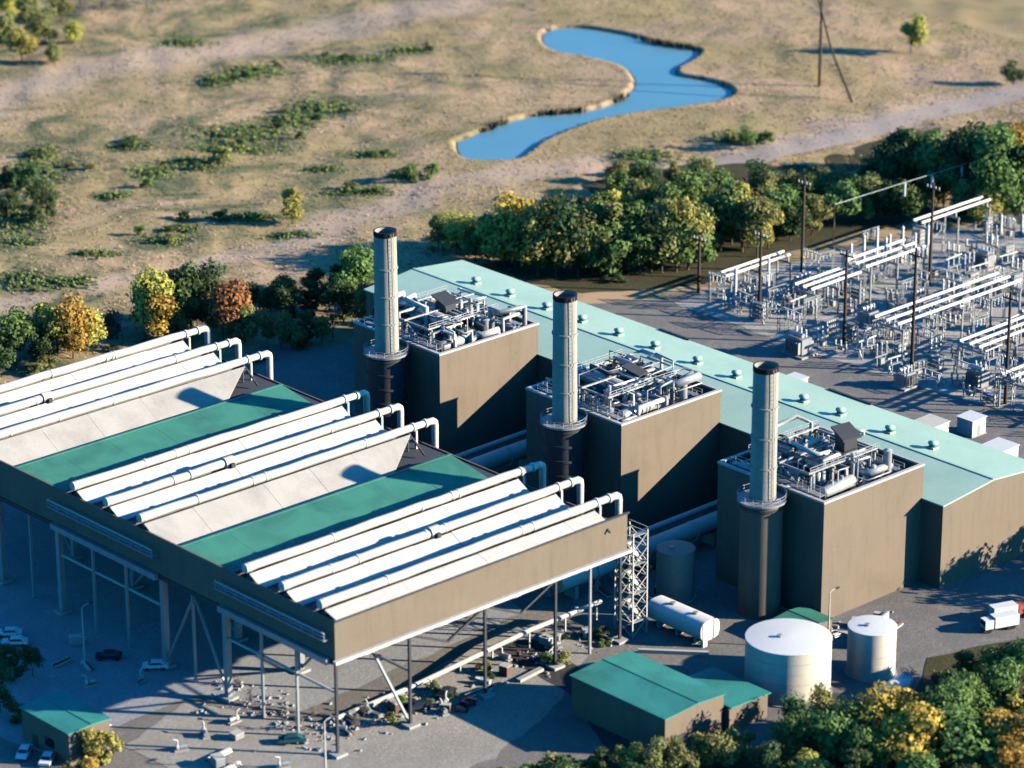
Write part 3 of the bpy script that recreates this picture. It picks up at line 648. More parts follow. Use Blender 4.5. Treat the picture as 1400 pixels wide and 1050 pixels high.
# ------------------------------------------------------------------ air-cooled condenser
AX0, AX1 = -90.7, -24.5
ROWS = [25.0, 15.47, 5.94, -22.5, -32.03, -41.56, -70.0, -79.53, -89.06]
def condenser_platform():
    t = thing('condenser_platform', 'raised tan walled condenser platform standing on tall steel legs', 'condenser', (-57, -34, 0))
    ZB, ZT = 17.2, 24.2; y0, y1 = -93.0, 30.0; X1 = -26.0
    part('side_wall', MB().box(AX0, X1, y0, y0 + .3, ZB, ZT), 'tan', t, 'long sunlit tan side wall')
    part('front_wall', MB().box(AX0, AX0 + .3, y0 + .3, y1 - .3, ZB, ZT), 'dark_tan', t, 'shaded end wall')
    part('back_wall', MB().box(X1 - .3, X1, y0 + .3, y1 - .3, ZB, 21.6), 'dark_tan', t)
    part('side_wall', MB().box(AX0, X1, y1 - .3, y1, ZB, ZT), 'tan', t)
    part('deck', MB().box(AX0 + .3, X1 - .3, y0 + .3, y1 - .3, 21.0, 21.4), 'shade_grating', t)  # dark grating; its colour also makes the shade wedge at the bank ends
    part('gutter', MB().box(AX0 - .5, X1 + .6, y0 - .75, y0 - .02, ZB - .35, ZB + .2), 'white_duct', t)
    part('eave_trim', MB().box(AX0 - .2, X1 + .3, y0 - .28, y0 - .004, ZT - .2, ZT + .1), 'dark_steel', t)
    part('edge_beam', MB().box(AX0 - .25, AX0 - .004, y0 + .4, y1, ZB - .7, ZB + .1), 'dark_steel', t)
    # open girder under the deck
    for y in (1, -17, -47, -64): part('girder', MB().bar((AX0 + .6, y, 16.3), (X1 - .6, y, 16.3), .7, 1.6), 'dark_steel', t)
    for x in (-74.5, -58, -42, -26.8): part('girder', MB().bar((x, y0 + .6, 16.4), (x, y1 - .6, 16.4), .6, 1.4), 'dark_steel', t)
    # legs
    leg = MB().box(-.5, .5, -.5, .5, .5, 16.9); slim = MB().box(-.22, .22, -.22, .22, .5, 16.9); foot = MB().box(-1.2, 1.2, -1.2, 1.2, 0, .55)
    xs = (-90.0, -74.5, -58, -42, -26.8)
    for y in (29, 1, -17, -47, -64, -92.2):
        for x in xs:
            l = pieces('leg', leg if y > -90 else slim, 'grey_steel' if y > -90 else 'dark_steel', t, [(x, y, 0)])[0]
            pieces('foot', foot, 'concrete', l, [(x, y, 0)])
    thin = MB().box(-.2, .2, -.2, .2, 0, 17.0)
    pieces('post', thin, 'grey_steel', t, [(-90.2, y, 0) for y in (-8.5, -27.2, -36.7, -55.3, -73.5, -82.5, 10, 19)] + [(-34, -92.3, 0)])
    # front walkways, rails and braces that catch the skylight
    for (a, b) in ((-17, -47), (-64, -92), (29, 1)):
        part('front_rail', MB().bar((AX0 - 1.4, a, 22.1), (AX0 - 1.4, b, 22.1), .22), 'trim', t)
        r = MB(); r.bar((AX0 - 1.4, a, 21.5), (AX0 - 1.4, b, 21.5), .12)
        for y in np.linspace(a, b, 11): r.bar((AX0 - 1.4, y, 20.9), (AX0 - 1.4, y, 22.1), .12)
        part('balustrade', r, 'grey_steel', t)
        part('front_walkway', MB().box(AX0 - 1.5, AX0 - .01, b, a, 20.7, 20.88), 'grey_steel', t)
        part('front_beam', MB().bar((AX0 - .7, a, 17.0), (AX0 - .7, b, 17.0), .8, 1.0), 'grey_steel', t)
        part('tie_beam', MB().bar((-90, a, 11.2), (-90, b, 11.2), .35), 'trim', t)
        part('tie_beam', MB().bar((-74.5, a, 10.0), (-74.5, b, 10.0), .4), 'grey_steel', t)
        br = MB(); m = (a + b) / 2
        br.bar((-74.5, a, .5), (-74.5, m, 15.6), .4); br.bar((-74.5, b, .5), (-74.5, m, 15.6), .4)
        part('brace', br, 'grey_steel', t)
    for (a, b) in ((-1, -1),): pass
    br = MB(); br.bar((-90, -47, .6), (-90, -55.5, 16), .35); br.bar((-90, -64, .6), (-90, -55.5, 16), .35); part('brace', br, 'grey_steel', t)
    for k in (1, 2):
        a, b = xs[k], xs[k + 1]; m = (a + b) / 2; z2 = 12.6
        br = MB(); br.bar((a, -92.2, 16.3), (m, -92.2, z2), .38); br.bar((b, -92.2, 16.3), (m, -92.2, z2), .38)
        part('brace', br, 'dark_steel', t)
    # fan bells under the deck
    bell = MB(); bell.tube([(0, 0, 15.4), (0, 0, 16.2), (0, 0, 17.6)], [4.6, 4.1, 4.0], 20, False)
    pieces('fan_ring', bell, 'white_duct', t, [(x, y, 0) for x in (-82.5, -66, -50, -34) for y in (-87, -75.5, -70 + 30, -28, 10, 22)])
    return t
condenser_platform()
ORD = {0: 'farthest', 1: 'middle', 2: 'nearest'}
def condenser_row(k):
    y = ROWS[k]; g, j = divmod(k, 3)
    place = ['the far bank beside the autumn trees', 'the middle bank between the two green roofs', 'the near bank beside the tan side wall'][g]
    t = thing('condenser_row', '%s white steam duct row of %s' % (ORD[j], place), 'condenser row', (-57, y, 21.4), 'white condenser rows')
    zc = 25.75; r = .74; rr = random.Random(k + 90)
    d = MB()
    xe = -24.2
    pts = [(AX0 + .25, y, zc), (AX0 + .9, y, zc)]; rad = [r * 1.08, r * 1.08]
    for x in np.linspace(-88, -33, 12): pts.append((x, y + rr.uniform(-.06, .06), zc + rr.uniform(-.09, .09))); rad.append(r * rr.uniform(.97, 1.06))
    pts += [(-29, y, zc), (xe - 1.2, y, zc)]; rad += [r * .88, r * .85]
    d.tube(pts, rad, 14); sd = part('steam_duct', d, 'white_duct', t)
    rz = MB(); rz.tube([(xe - 1.3, y, zc), (xe - .55, y, zc - .06), (xe - .12, y, zc - .4), (xe, y, zc - .9), (xe, y, zc - 7)], [.66, .68, .68, .64, .58], 14)
    part('riser_pipe', rz, 'white_duct', t)
    fl = MB().tube([(-.22, 0, 0), (.22, 0, 0)], [r + .1, r + .1], 16)
    pieces('duct_flange', fl, 'white_duct', t, [(x, y, zc) for x in [-89.6] + sorted(rr.uniform(-84, -36) for _ in range(4)) + [-29.5, -26.6]])
    wide = j == 2 and g < 2
    # sunlit panels toward -y, shaded panels toward +y
    n = 5 if wide else 7; xa, xb = AX0 + .35, -31.0
    cuts = [xa + (xb - xa) * (q + (rr.uniform(-.18, .18) if 0 < q < n else 0)) / n for q in range(n + 1)]
    for q in range(n):
        a, b = cuts[q] + .025, cuts[q + 1] - .025; dz = rr.uniform(-.05, .05)
        if wide: s = ((y - 1.1, 25.1), (y - 7.0, 21.95))
        elif k == 8: s = ((y - 1.15, 25.1), (y - 3.85, 24.3))
        else: s = ((y - 1.1, 25.15), (y - 4.1, 23.55))
        bl = xb - 9 if wide and q == n - 1 else b  # slanted cut bares the dark deck, shaping a wedge of shade
        p = MB(); p.slab((a, s[1][0], s[1][1] + dz), (bl, s[1][0], s[1][1] + dz), (b, s[0][0], s[0][1] + dz), (a, s[0][0], s[0][1] + dz), .18)
        part('tube_panel', p, 'white_panel' if wide else 'white_duct', t)
        p = MB(); f = y + (2.4 if j or g == 0 else 3.6)
        p.slab((a, y + .75, 25.2 + dz), (b, y + .75, 25.2 + dz), (b, f, 22.0 + dz), (a, f, 22.0 + dz), .15)
        part('rear_panel', p, 'grey_steel', t)
    part('groove', MB().box(xa, xb, y - 1.4, y - .3, 24.3, 24.62), 'shade_grating', t)  # dark strip puts shade into the gap under the duct
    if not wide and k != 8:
        p = MB(); p.slab((xa, y - 7.6, 22.9), (xb, y - 7.6, 22.9), (xb, y - 4.2, 23.3), (xa, y - 4.2, 23.3), .1); part('shade_grating', p, 'shade_grating', t)  # dark plate standing for the shadow strip before the next row
    # triangular end frame at the riser end
    e = MB(); e.bar((xb + .3, y, 25.2), (xb + .3, y - 4.6, 22), .3); e.bar((xb + .3, y, 25.2), (xb + .3, y + 3, 21.6), .3); e.bar((xb + .3, y, 21.4), (xb + .3, y, 24.8), .3)
    part('end_frame', e, 'dark_steel', t)
    e = MB(); e.bar((xe - 4.5, y, 21.4), (xe - 4.5, y, zc - .8), .4); part('duct_support', e, 'white_duct', t)
    # valve box / repair sleeves seen on top of some ducts
    if k in (1, 4, 7):
        x = {1: -69, 4: -64, 7: -58}[k]
        v = MB(); v.tube([(x - 1, y, zc), (x + 1, y, zc)], [r + .32, r + .32], 14); part('sleeve', v, 'white_duct', t)
        part('valve', MB().box(x - .4, x + .4, y - r - .9, y - r, zc - .6, zc + .2), 'dark_steel', t)
for k in range(9): condenser_row(k)
def valley_roof(g):
    y0 = (-1.3, -48.8)[g]; t = thing('valley_roof', ['long green roofed housing between the far and middle duct banks', 'long green roofed housing between the middle and near duct banks'][g], 'roof', (-60, y0 - 7, 21.4), 'green valley roofs')
    ye, yr, yn = y0, y0 - 3.0, y0 - 14.2; xb = -29.5; xa = AX0 + .35
    w = MB(); v = [(x, y, z) for x in (xa + .1, xb - .5) for y, z in ((ye - .3, 21.4), (ye - .3, 21.6), (yr, 23.2), (yn + .3, 21.65), (yn + .3, 21.4))]
    w.add(v, [(0, 1, 2, 3, 4), (9, 8, 7, 6, 5), (0, 5, 6, 1), (3, 8, 9, 4)]); part('wall', w, 'dark_tan', t)
    rr = random.Random(g + 5); cuts = np.linspace(xa, xb, 7)
    for q in range(6):
        a, b = cuts[q] + .02, cuts[q + 1] - .02; dz = rr.uniform(-.03, .03)
        p = MB(); p.slab((a, yn, 21.85 + dz), (b, yn, 21.85 + dz), (b, yr, 23.55 + dz), (a, yr, 23.55 + dz), .16); part('roof_sheet', p, 'green_roof', t)
    p = MB(); p.slab((xa, yr, 23.55), (xb, yr, 23.55), (xb, ye, 21.85), (xa, ye, 21.85), .16); part('rear_roof', p, 'green_roof', t)
    part('ridge_cap', MB().bar((xa, yr, 23.62), (xb, yr, 23.62), .45, .12), 'green_roof', t)
for g in range(2): valley_roof(g)
# a second green sloped roof at the risers' foot, between boiler gaps, is the duct casing
def steam_mains():
    for (y, lab) in ((-23, 'big pale steam main in the gap between the far and middle boiler houses'), (-73, 'big pale steam main in the gap between the middle and near boiler houses')):
        t = thing('steam_main', lab, 'pipe', (-4, y, 0), 'steam mains')
        m = MB(); m.tube([(-23.5, y, 3.6), (-10, y, 3.6), (10, y, 3.9), (HX0 - .05, y, 4.1)], 1.7, 20); part('main_pipe', m, 'white_duct', t)
        part('bypass_pipe', MB().tube([(-22, y + 4, 4.6), (HX0 - .05, y + 4, 5.2)], .55, 12), 'white_duct', t)
        for x in (-20, -9, 3, 15, 26):
            part('saddle', MB().box(x - .4, x + .4, y - 1.4, y + 1.4, 0, 2.4), 'concrete', t)
        for x in (-15, -2, 10, 21): part('pipe_flange', MB().tube([(x, y, 3.75), (x + .4, y, 3.75)], 1.95, 20), 'white_duct', t)
steam_mains()
def stair_tower():
    x, y = -22.5, -90.5
    t = thing('stair_tower', 'white lattice stair tower at the corner of the condenser platform', 'stair tower', (x, y, 0))
    for sx in (-1.7, 1.7):
        for sy in (-2.2, 2.2): part('post', MB().bar((x + sx, y + sy, 0), (x + sx, y + sy, 19.5), .22), 'trim', t)
    for k in range(7):
        z = 2.7 * k; s = 1 if k % 2 else -1
        part('landing', MB().box(x - 1.6, x + 1.6, y + s * 2.1 - (.9 if s > 0 else 0), y + s * 2.1 + (0 if s > 0 else .9), z + 2.55, z + 2.7), 'grey_steel', t)
        st = MB(); st.bar((x + s * .8, y + s * -1.4, z), (x + s * .8, y + s * 1.4, z + 2.7), .9, .18); part('stair_flight', st, 'trim', t)
        b = MB()
        for sx in (-1.7, 1.7): b.bar((x + sx, y - 2.2, z), (x + sx, y + 2.2, z + 2.7), .13); b.bar((x + sx, y + 2.2, z), (x + sx, y - 2.2, z + 2.7), .13)
        for sy in (-2.2, 2.2): b.bar((x - 1.7, y + sy, z), (x + 1.7, y + sy, z + 2.7), .13)
        for sx in (-1.7, 1.7): b.bar((x + sx, y - 2.2, z + 2.7), (x + sx, y + 2.2, z + 2.7), .14); b.bar((x + sx, y - 2.2, z + 3.7), (x + sx, y + 2.2, z + 3.7), .1)
        part('lattice', b, 'trim', t)
stair_tower()

# ------------------------------------------------------------------ small buildings
def shed(name, label, x0, x1, y0, y1, h, rise, wallm, roofm, extra=None):
    t = thing(name, label, 'building', ((x0 + x1) / 2, (y0 + y1) / 2, 0)); e = .3
    xr = x0 + (x1 - x0) * .55
    w = MB(); v = [(x, y, z) for y in (y0, y1) for x, z in ((x0, 0), (x1, 0), (x1, h - .2), (xr, h + rise - .2), (x0, h - .2))]
    w.add(v, [(0, 1, 2, 3, 4), (9, 8, 7, 6, 5), (0, 4, 9, 5), (1, 6, 7, 2)]); part('wall', w, wallm, t)
    r = MB(); r.slab((x0 - e, y0 - e, h), (xr, y0 - e, h + rise), (xr, y1 + e, h + rise), (x0 - e, y1 + e, h), .18); part('roof', r, roofm, t)
    r = MB(); r.slab((xr, y0 - e, h + rise), (x1 + e, y0 - e, h), (x1 + e, y1 + e, h), (xr, y1 + e, h + rise), .18); part('roof', r, roofm, t)
    part('ridge_cap', MB().bar((xr, y0 - e, h + rise + .03), (xr, y1 + e, h + rise + .03), .35, .1), roofm, t)
    return t
t = shed('workshop', 'tan workshop under a teal green roof left of the big white tank', -52.0, -38.6, -128.5, -106.8, 7, .45, 'tan', 'teal_roof')
part('door', MB().box(-50, -47.4, -128.6, -128.51, 0, 3.0), 'dark_steel', t)

w = thing('workshop_annex', 'low annex with a teal green roof between workshop and big tank', 'building', (-33, -124, 0))
part('wall', MB().box(-38.25, -29.2, -129.5, -117, 0, 4.2), 'tan', w)
r = MB(); r.slab((-38.25, -129.9, 4.75), (-28.8, -129.9, 4.42), (-28.8, -116.6, 4.42), (-38.25, -116.6, 4.75), .2); part('roof', r, 'teal_roof', w)
t = shed('gatehouse', 'small tan building with a green roof at the lower left corner', -123.9, -115.9, -66.2, -53.2, 6, .25, 'tan', 'teal_roof')
part('window', MB().box(-124.0, -123.91, -62, -59.5, 1.6, 3.2), 'glass', t); part('door', MB().box(-124.0, -123.91, -57.5, -56, 0, 2.3), 'dark_steel', t)
part('awning', MB().slab((-115.6, -63, 3.2), (-113.2, -63, 2.7), (-113.2, -57, 2.7), (-115.6, -57, 3.2), .12), 'white_paint', t)
shed('pump_shed', 'little green roofed pump shed at the foot of the nearest boiler house', -4.8, 2.8, -114.5, -107.8, 2.6, .35, 'tan', 'green_roof')
# ------------------------------------------------------------------ tanks
def tank(name, label, x, y, r, h, wallm, topm, seams):
    t = thing(name, label, 'tank', (x, y, 0), 'storage tanks')
    nz = seams
    for q in range(nz):
        z0, z1 = .25 + (h - .25) * q / nz, .25 + (h - .25) * (q + 1) / nz
        part('shell_course', MB().tube([(x, y, z0), (x, y, z1 - .03)], r + (.02 if q % 2 else 0), 48, False), wallm, t)
    tp = MB(); tp.tube([(x, y, h), (x, y, h + .12), (x, y, h + .13), (x, y, h + r * .05)], [r + .03, r + .08, r + .02, .3], 48, True); part('roof', tp, topm, t)
    part('base_ring', MB().tube([(x, y, 0), (x, y, .25)], r + .35, 48), 'concrete', t)
    part('manhole', MB().cyl(x - .2 * r, y + .1 * r, h + r * .035, h + r * .05 + .35, .45, 12), 'grey_steel', t)
    return t
    rl = MB(); rr2 = r - .25; n = 40
    for z in (.6, 1.1): rl.tube([(x + rr2 * math.cos(6.2832 * k / n), y + rr2 * math.sin(6.2832 * k / n), h + z) for k in range(n + 1)], .035, 4, False)
    for k in range(0, n, 2): rl.bar((x + rr2 * math.cos(6.2832 * k / n), y + rr2 * math.sin(6.2832 * k / n), h), (x + rr2 * math.cos(6.2832 * k / n), y + rr2 * math.sin(6.2832 * k / n), h + 1.12), .05)
    part('handrail', rl, 'trim', t)
    lad = MB()
    for k in range(22):
        a = R(185 + 80 * k / 21); z = .4 + (h - .4) * k / 21; lad.bar((x + r * math.cos(a), y + r * math.sin(a), z), (x + (r + .75) * math.cos(a), y + (r + .75) * math.sin(a), z), .42, .09)
    part('spiral_stair', lad, 'trim', t)
    return t
tank('storage_tank', 'big cream storage tank with a white top by the workshop annex', -19.2, -124.6, 7.2, 9.5, 'cream_tank', 'white_paint', 5)
tank('storage_tank', 'smaller weathered white storage tank right of the big cream tank', -4.2, -129.8, 4.1, 8.6, 'cream_tank', 'white_paint', 4)
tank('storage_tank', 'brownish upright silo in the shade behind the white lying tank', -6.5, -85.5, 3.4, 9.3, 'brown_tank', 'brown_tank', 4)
def bullet():
    t = thing('bullet_tank', 'long white lying tank with flat end in front of the brown silo', 'tank', (-16.2, -97, 0), 'storage tanks')
    n = 24; L = 6.6; prof = []
    for k in range(n):
        a = 6.2832 * k / n; c, s = math.cos(a), math.sin(a)
        prof.append((2.3 * math.copysign(abs(c) ** .65, c), 2.75 + 1.85 * math.copysign(abs(s) ** .65, s)))
    v = [(x, y, z) for y in (-L, L) for x, z in prof]
    m = MB(); m.add(v, [tuple(range(n)), tuple(reversed(range(n, 2 * n)))]); m.add(v, [(k, k + n, (k + 1) % n + n, (k + 1) % n) for k in range(n)], True)
    part('shell', m, 'white_paint', t, world=False)
    for y in (-4.5, 0, 4.5): part('saddle', MB().box(-1.6, 1.6, y - .3, y + .3, 0, 1.15), 'concrete', t, world=False)
    part('end_plate', MB().box(-1.9, 1.9, -L - .12, -L - .004, 1.3, 4.2), 'white_paint', t, world=False)
    part('end_leg', MB().box(-1.9, -.9, -L - .25, -L + .5, 0, 1.25), 'white_paint', t, world=False)
    for y in (-3, 2.5): part('hatch', MB().cyl(0, y, 4.55, 4.95, .5, 12), 'grey_steel', t, world=False)
bullet()
# pipe run on posts along the apron edge
t = thing('pipe_run', 'long pale pipe on low posts along the apron below the tan wall', 'pipe', (-49, -82, 0))
part('pipe', MB().tube([(-83, -82.6, .5), (-66, -82.2, .6), (-55, -82.6, 1.6), (-40, -83.6, 3.4), (-24, -84.6, 4.2)], .45, 8), 'trim', t)
pieces('post', MB().box(-.12, .12, -.12, .12, 0, 3.2), 'trim', t, [(-40, -83.6, 0), (-32, -84.1, .3), (-25, -84.6, .8)])
pieces('post', MB().box(-.12, .12, -.12, .12, 0, 1.3), 'trim', t, [(-55, -82.6, 0), (-48, -83, .6)])
pieces('sleeper', MB().box(-.5, .5, -.4, .4, 0, .25), 'concrete', t, [(x, -82.3, 0) for x in (-80, -74, -68, -62)])
solo('kerb_wall', 'low white kerb wall beside the lying white tank', 'wall', MB().bar((-27.5, -97.5, .35), (-19.5, -106.5, .35), .7), 'trim', (-23.5, -102, 0))
solo('kerb_wall', 'pale concrete kerb strip lying on the apron near its shade', 'wall', MB().bar((-50.5, -92.2, .3), (-44.5, -91.5, .3), 1.0, .6), 'concrete', (-47, -92, 0))

# ------------------------------------------------------------------ substation
def pole(x, y, h, label, cross=True, lean=0):
    t = thing('utility_pole', label, 'pole', (x, y, 0), 'wooden utility poles')
    part('shaft', MB().tube([(x, y, 0), (x + lean, y, h)], [.42, .26], 10), 'wood', t)
    if cross:
        a = part('crossarm', MB().bar((x + lean * .93, y - 1.9, h * .94), (x + lean * .93, y + 1.9, h * .94), .28), 'wood', t)
        pieces('insulator', MB().cyl(0, 0, 0, .55, .14, 8), 'porcelain', a, [(x + lean * .93, y + k, h * .94 + .14) for k in (-1.7, -.7, .7, 1.7)])
pole(112.3, 25.7, 13, 'leftmost brown utility pole by the substation, shortest of its row')
pole(109.6, 4.7, 20, 'brown utility pole at the turbine hall side of the white gantry')
pole(139.1, 19.6, 22, 'brown utility pole behind the substation below the grove')
pole(111.5, -18.3, 21, 'dark utility pole in the middle of the substation front row')
pole(109.4, -39.1, 27, 'tallest dark utility pole in the substation front row')
pole(109.3, -64.3, 24, 'rightmost dark utility pole of the substation front row')
pole(153, -6, 24, 'slim dark pole at the back of the substation')
pole(253.1, 119.5, 36, 'tall lone utility pole on the meadow right of the pond')
t = thing('stay_pole', 'leaning brown stay pole beside the lone meadow pole', 'pole', (248.2, 103.3, 0)); part('shaft', MB().tube([(248.2, 103.3, 0), (249.2, 112.0, 12), (251.8, 123.6, 34)], [.32, .28, .2], 8), 'wood', t)
def bus_gantry(label, x0, x1, y, z, sp, n_post, tall=0, ntube=3):
    t = thing('bus_gantry', label, 'gantry', ((x0 + x1) / 2, y, 0), 'white bus gantries')
    for k in range(ntube):
        yy = y + (k - (ntube - 1) / 2) * sp
        part('bus_tube', MB().tube([(x0, yy, z), (x1, yy, z + .3)], .34, 8), 'white_paint', t)
    for q in range(n_post):
        x = x0 + 1 + (x1 - x0 - 2) * q / (n_post - 1); hw = sp * (ntube - 1) / 2 + .8
        for s in (-1, 1):
            l = part('leg', MB().bar((x, y + s * hw, 0), (x, y + s * hw, z - 1.6), .34), 'grey_steel', t)
        part('crossbeam', MB().bar((x, y - hw - .3, z - 1.5), (x, y + hw + .3, z - 1.5), .35, .5), 'grey_steel', t)
        for k in range(ntube):
            yy = y + (k - (ntube - 1) / 2) * sp
            c = MB(); c.tube([(x, yy, z - 1.25 + .22 * i) for i in range(6)], [.15, .26, .15, .26, .15, .2], 8); part('insulator', c, 'porcelain', t)
    return t
bus_gantry('long white gantry of slanting bus tubes at the right of the substation', 112, 152, -29.3, 8, 3.2, 5)
bus_gantry('short white gantry of three bus tubes high in the middle of the substation', 133.5, 153, -1.2, 8.5, 3.0, 3)
bus_gantry('white gantry of stubby bus tubes left of the middle pole', 117, 133, -1.0, 7, 2.4, 3)
bus_gantry('white bus gantry at the left end of the substation near the grove', 112, 133, 18.5, 6, 2.4, 3, ntube=2)
bus_gantry('white bus gantry at the right picture edge behind the rightmost pole', 106, 128, -68, 7.5, 2.6, 3)
bus_gantry('back row white bus gantry below the dark trees', 168, 192, 11, 7.5, 2.4, 3, ntube=2)
bus_gantry('low white bus gantry in front of the tall pole', 118, 140, -47, 6, 2.6, 3)
def white_column(x, y, h, label, lean=0):
    t = thing('lightning_mast', label, 'mast', (x, y, 0), 'white masts')
    part('shaft', MB().tube([(0, 0, .3), (0, 0, h)], [.42, .3], 8), 'white_paint', t, world=False)
    part('base', MB().box(-.8, .8, -.8, .8, 0, .35), 'concrete', t, world=False)
    part('cap', MB().tube([(0, 0, h), (0, 0, h + .5)], [.45, .1], 8), 'porcelain', t, world=False)
white_column(119.5, 11.5, 9.5, 'white curved mast beside the left white gantry')
white_column(112.8, 15, 8, 'stout white mast below the leftmost bus tubes')
white_column(150, 4.5, 9, 'white mast above the middle bus tubes')
for k in range(7): white_column(148 + k * 3.2, 13 - k * 1.0, 6 + (k * 37 % 5) * .7, 'one of the stubby white masts lined up below the dark grove')
for k in range(3): white_column(193 + k * 3.5, 7 - k * 3.4, 4.2, 'one of three short white masts at the far back corner of the substation')
ln = thing('overhead_line', 'thin white overhead line with hanging insulators before the dark grove', 'line', (175, 25, 9)); part('cable', MB().tube([(152, 22, 12.5), (175, 24, 11.6), (207, 22, 12.5)], .06, 6), 'porcelain', ln)
part('line_post', MB().tube([(152, 22, 0), (152, 22, 12.6)], .13, 6), 'wood', ln); part('line_post', MB().tube([(207, 22, 0), (207, 22, 12.6)], .13, 6), 'wood', ln)
for x in (178, 187, 197): part('insulator', MB().tube([(x, 24 - (x - 175) * .06, 11.6), (x, 24 - (x - 175) * .06, 8.4)], .32, 8), 'porcelain', ln)
def transformer(x, y, s, rz, label):
    t = thing('transformer', label, 'transformer', (x, y, 0), 'grey transformers', rz)
    part('plinth', MB().box(-2.6 * s, 2.6 * s, -2 * s, 2 * s, 0, .4), 'concrete', t, world=False)
    part('tank', MB().box(-1.8 * s, 1.8 * s, -1.2 * s, 1.2 * s, .4, 3.2 * s), 'grey_steel', t, world=False)
    for q in (-1, 1):
        fins = MB()
        for k in range(7): fins.box(-1.6 * s + k * .5 * s, -1.5 * s + k * .5 * s, q * 1.25 * s, q * 1.95 * s, .8, 2.8 * s)
        part('radiator', fins, 'silver', t, world=False)
    part('conservator', MB().tube([(-1.5 * s, .6 * s, 3.8 * s), (1.5 * s, .6 * s, 3.8 * s)], .42 * s, 12), 'silver', t, world=False)
    for k in range(3):
        c = MB(); x0 = (-1.1 + k * 1.1) * s
        c.tube([(x0, -.4 * s, 3.2 * s + .25 * i * s) for i in range(7)], [.16 * s, .3 * s, .17 * s, .28 * s, .16 * s, .25 * s, .1 * s], 8); part('bushing', c, 'porcelain', t, world=False)
def breaker(x, y, rz, mat, label, h=4.2):
    t = thing('circuit_breaker', label, 'switchgear', (x, y, 0), 'substation switchgear', rz)
    fr = MB()
    for q in (-1.3, 1.3): fr.bar((q, 0, 0), (q, 0, h * .45), .2)
    fr.bar((-1.9, 0, h * .45), (1.9, 0, h * .45), .3); part('frame', fr, 'grey_steel', t, world=False)
    for k in (-1.5, 0, 1.5):
        c = MB(); c.tube([(k, 0, h * .48 + (h * .5) * i / 6) for i in range(7)], [.16, .3, .17, .3, .17, .3, .12], 8); part('insulator', c, mat, t, world=False)
    part('control_box', MB().box(-.6, .6, -.55, .25, .5, h * .36), 'silver', t, world=False)
def disconnector(x, y, rz, label, h):
    t = thing('disconnector', label, 'switchgear', (x, y, 0), 'substation switchgear', rz); rr = random.Random(int(x * 100 + y))
    f = MB()
    for q in (-1.8, 1.8): f.bar((q, -.5, 0), (q, -.5, h * .6), .18); f.bar((q, .5, 0), (q, .5, h * .6), .18); f.bar((q, -.5, 0), (q, .5, h * .55), .1)
    f.bar((-2.2, 0, h * .6), (2.2, 0, h * .6), .9, .2); part('frame', f, 'grey_steel', t, world=False)
    for q in (-1.8, 0, 1.8): part('insulator', MB().tube([(q, 0, h * .62 + h * .32 * i / 5) for i in range(6)], [.13, .26, .14, .26, .14, .22], 8), 'porcelain', t, world=False)
    part('switch_arm', MB().bar((-2.6, 0, h * .97), (2.6, rr.uniform(-.6, .6), h * 1.02), .22), 'white_paint', t, world=False)
    part('dropper', MB().tube([(-2.4, 0, h * .97), (-2.7, .8, h * .6), (-2.6, 1.6, h * .2)], .07, 5), 'silver', t, world=False)
def rack(x, y, rz, label, lv):
    t = thing('capacitor_rack', label, 'switchgear', (x, y, 0), 'substation switchgear', rz)
    f = MB(); H = .7 + lv * .95
    for a in (-1.7, 1.7):
        for b in (-.8, .8): f.bar((a, b, 0), (a, b, H), .14)
    for k in range(lv + 1): f.bar((-1.8, -.8, .6 + k * .95), (1.8, -.8, .6 + k * .95), .1); f.bar((-1.8, .8, .6 + k * .95), (1.8, .8, .6 + k * .95), .1)
    part('frame', f, 'grey_steel', t, world=False)
    for k in range(lv): 
        c = MB()
        for q in range(5): c.box(-1.55 + q * .65, -1.1 + q * .65, -.6, .6, .68 + k * .95, 1.3 + k * .95)
        part('capacitor_bank', c, ['silver', 'porcelain', 'trim'][k % 3], t, world=False)
def portal(x, y, rz, label, h):
    t = thing('lattice_portal', label, 'switchgear', (x, y, 0), 'substation switchgear', rz)
    for s_ in (-2.2, 2.2):
        f = MB(); n = 5
        for a in (-.35, .35): f.bar((s_ + a, 0, 0), (s_ + a * .5, 0, h), .13)
        for k in range(n): f.bar((s_ - .35, 0, h * k / n), (s_ + .3, 0, h * (k + 1) / n), .08)
        part('leg', f, 'grey_steel', t, world=False)
    f = MB(); f.bar((-2.8, 0, h), (2.8, 0, h), .14); f.bar((-2.8, 0, h - .6), (2.8, 0, h - .6), .14)
    for k in range(7): f.bar((-2.6 + k * .75, 0, h - .6), (-2.25 + k * .75, 0, h), .08)
    part('girder', f, 'grey_steel', t, world=False)
    for q in (-1.2, 0, 1.2): part('insulator', MB().tube([(q, 0, h - .65 - i * .28) for i in range(6)], [.1, .22, .1, .22, .1, .2], 7), 'porcelain', t, world=False)
    part('jumper', MB().tube([(-1.2, 0, h - 2.1), (-1.3, 1.4, h - 2.6), (-1.2, 3.0, h - 3.6)], .07, 5), 'silver', t, world=False)
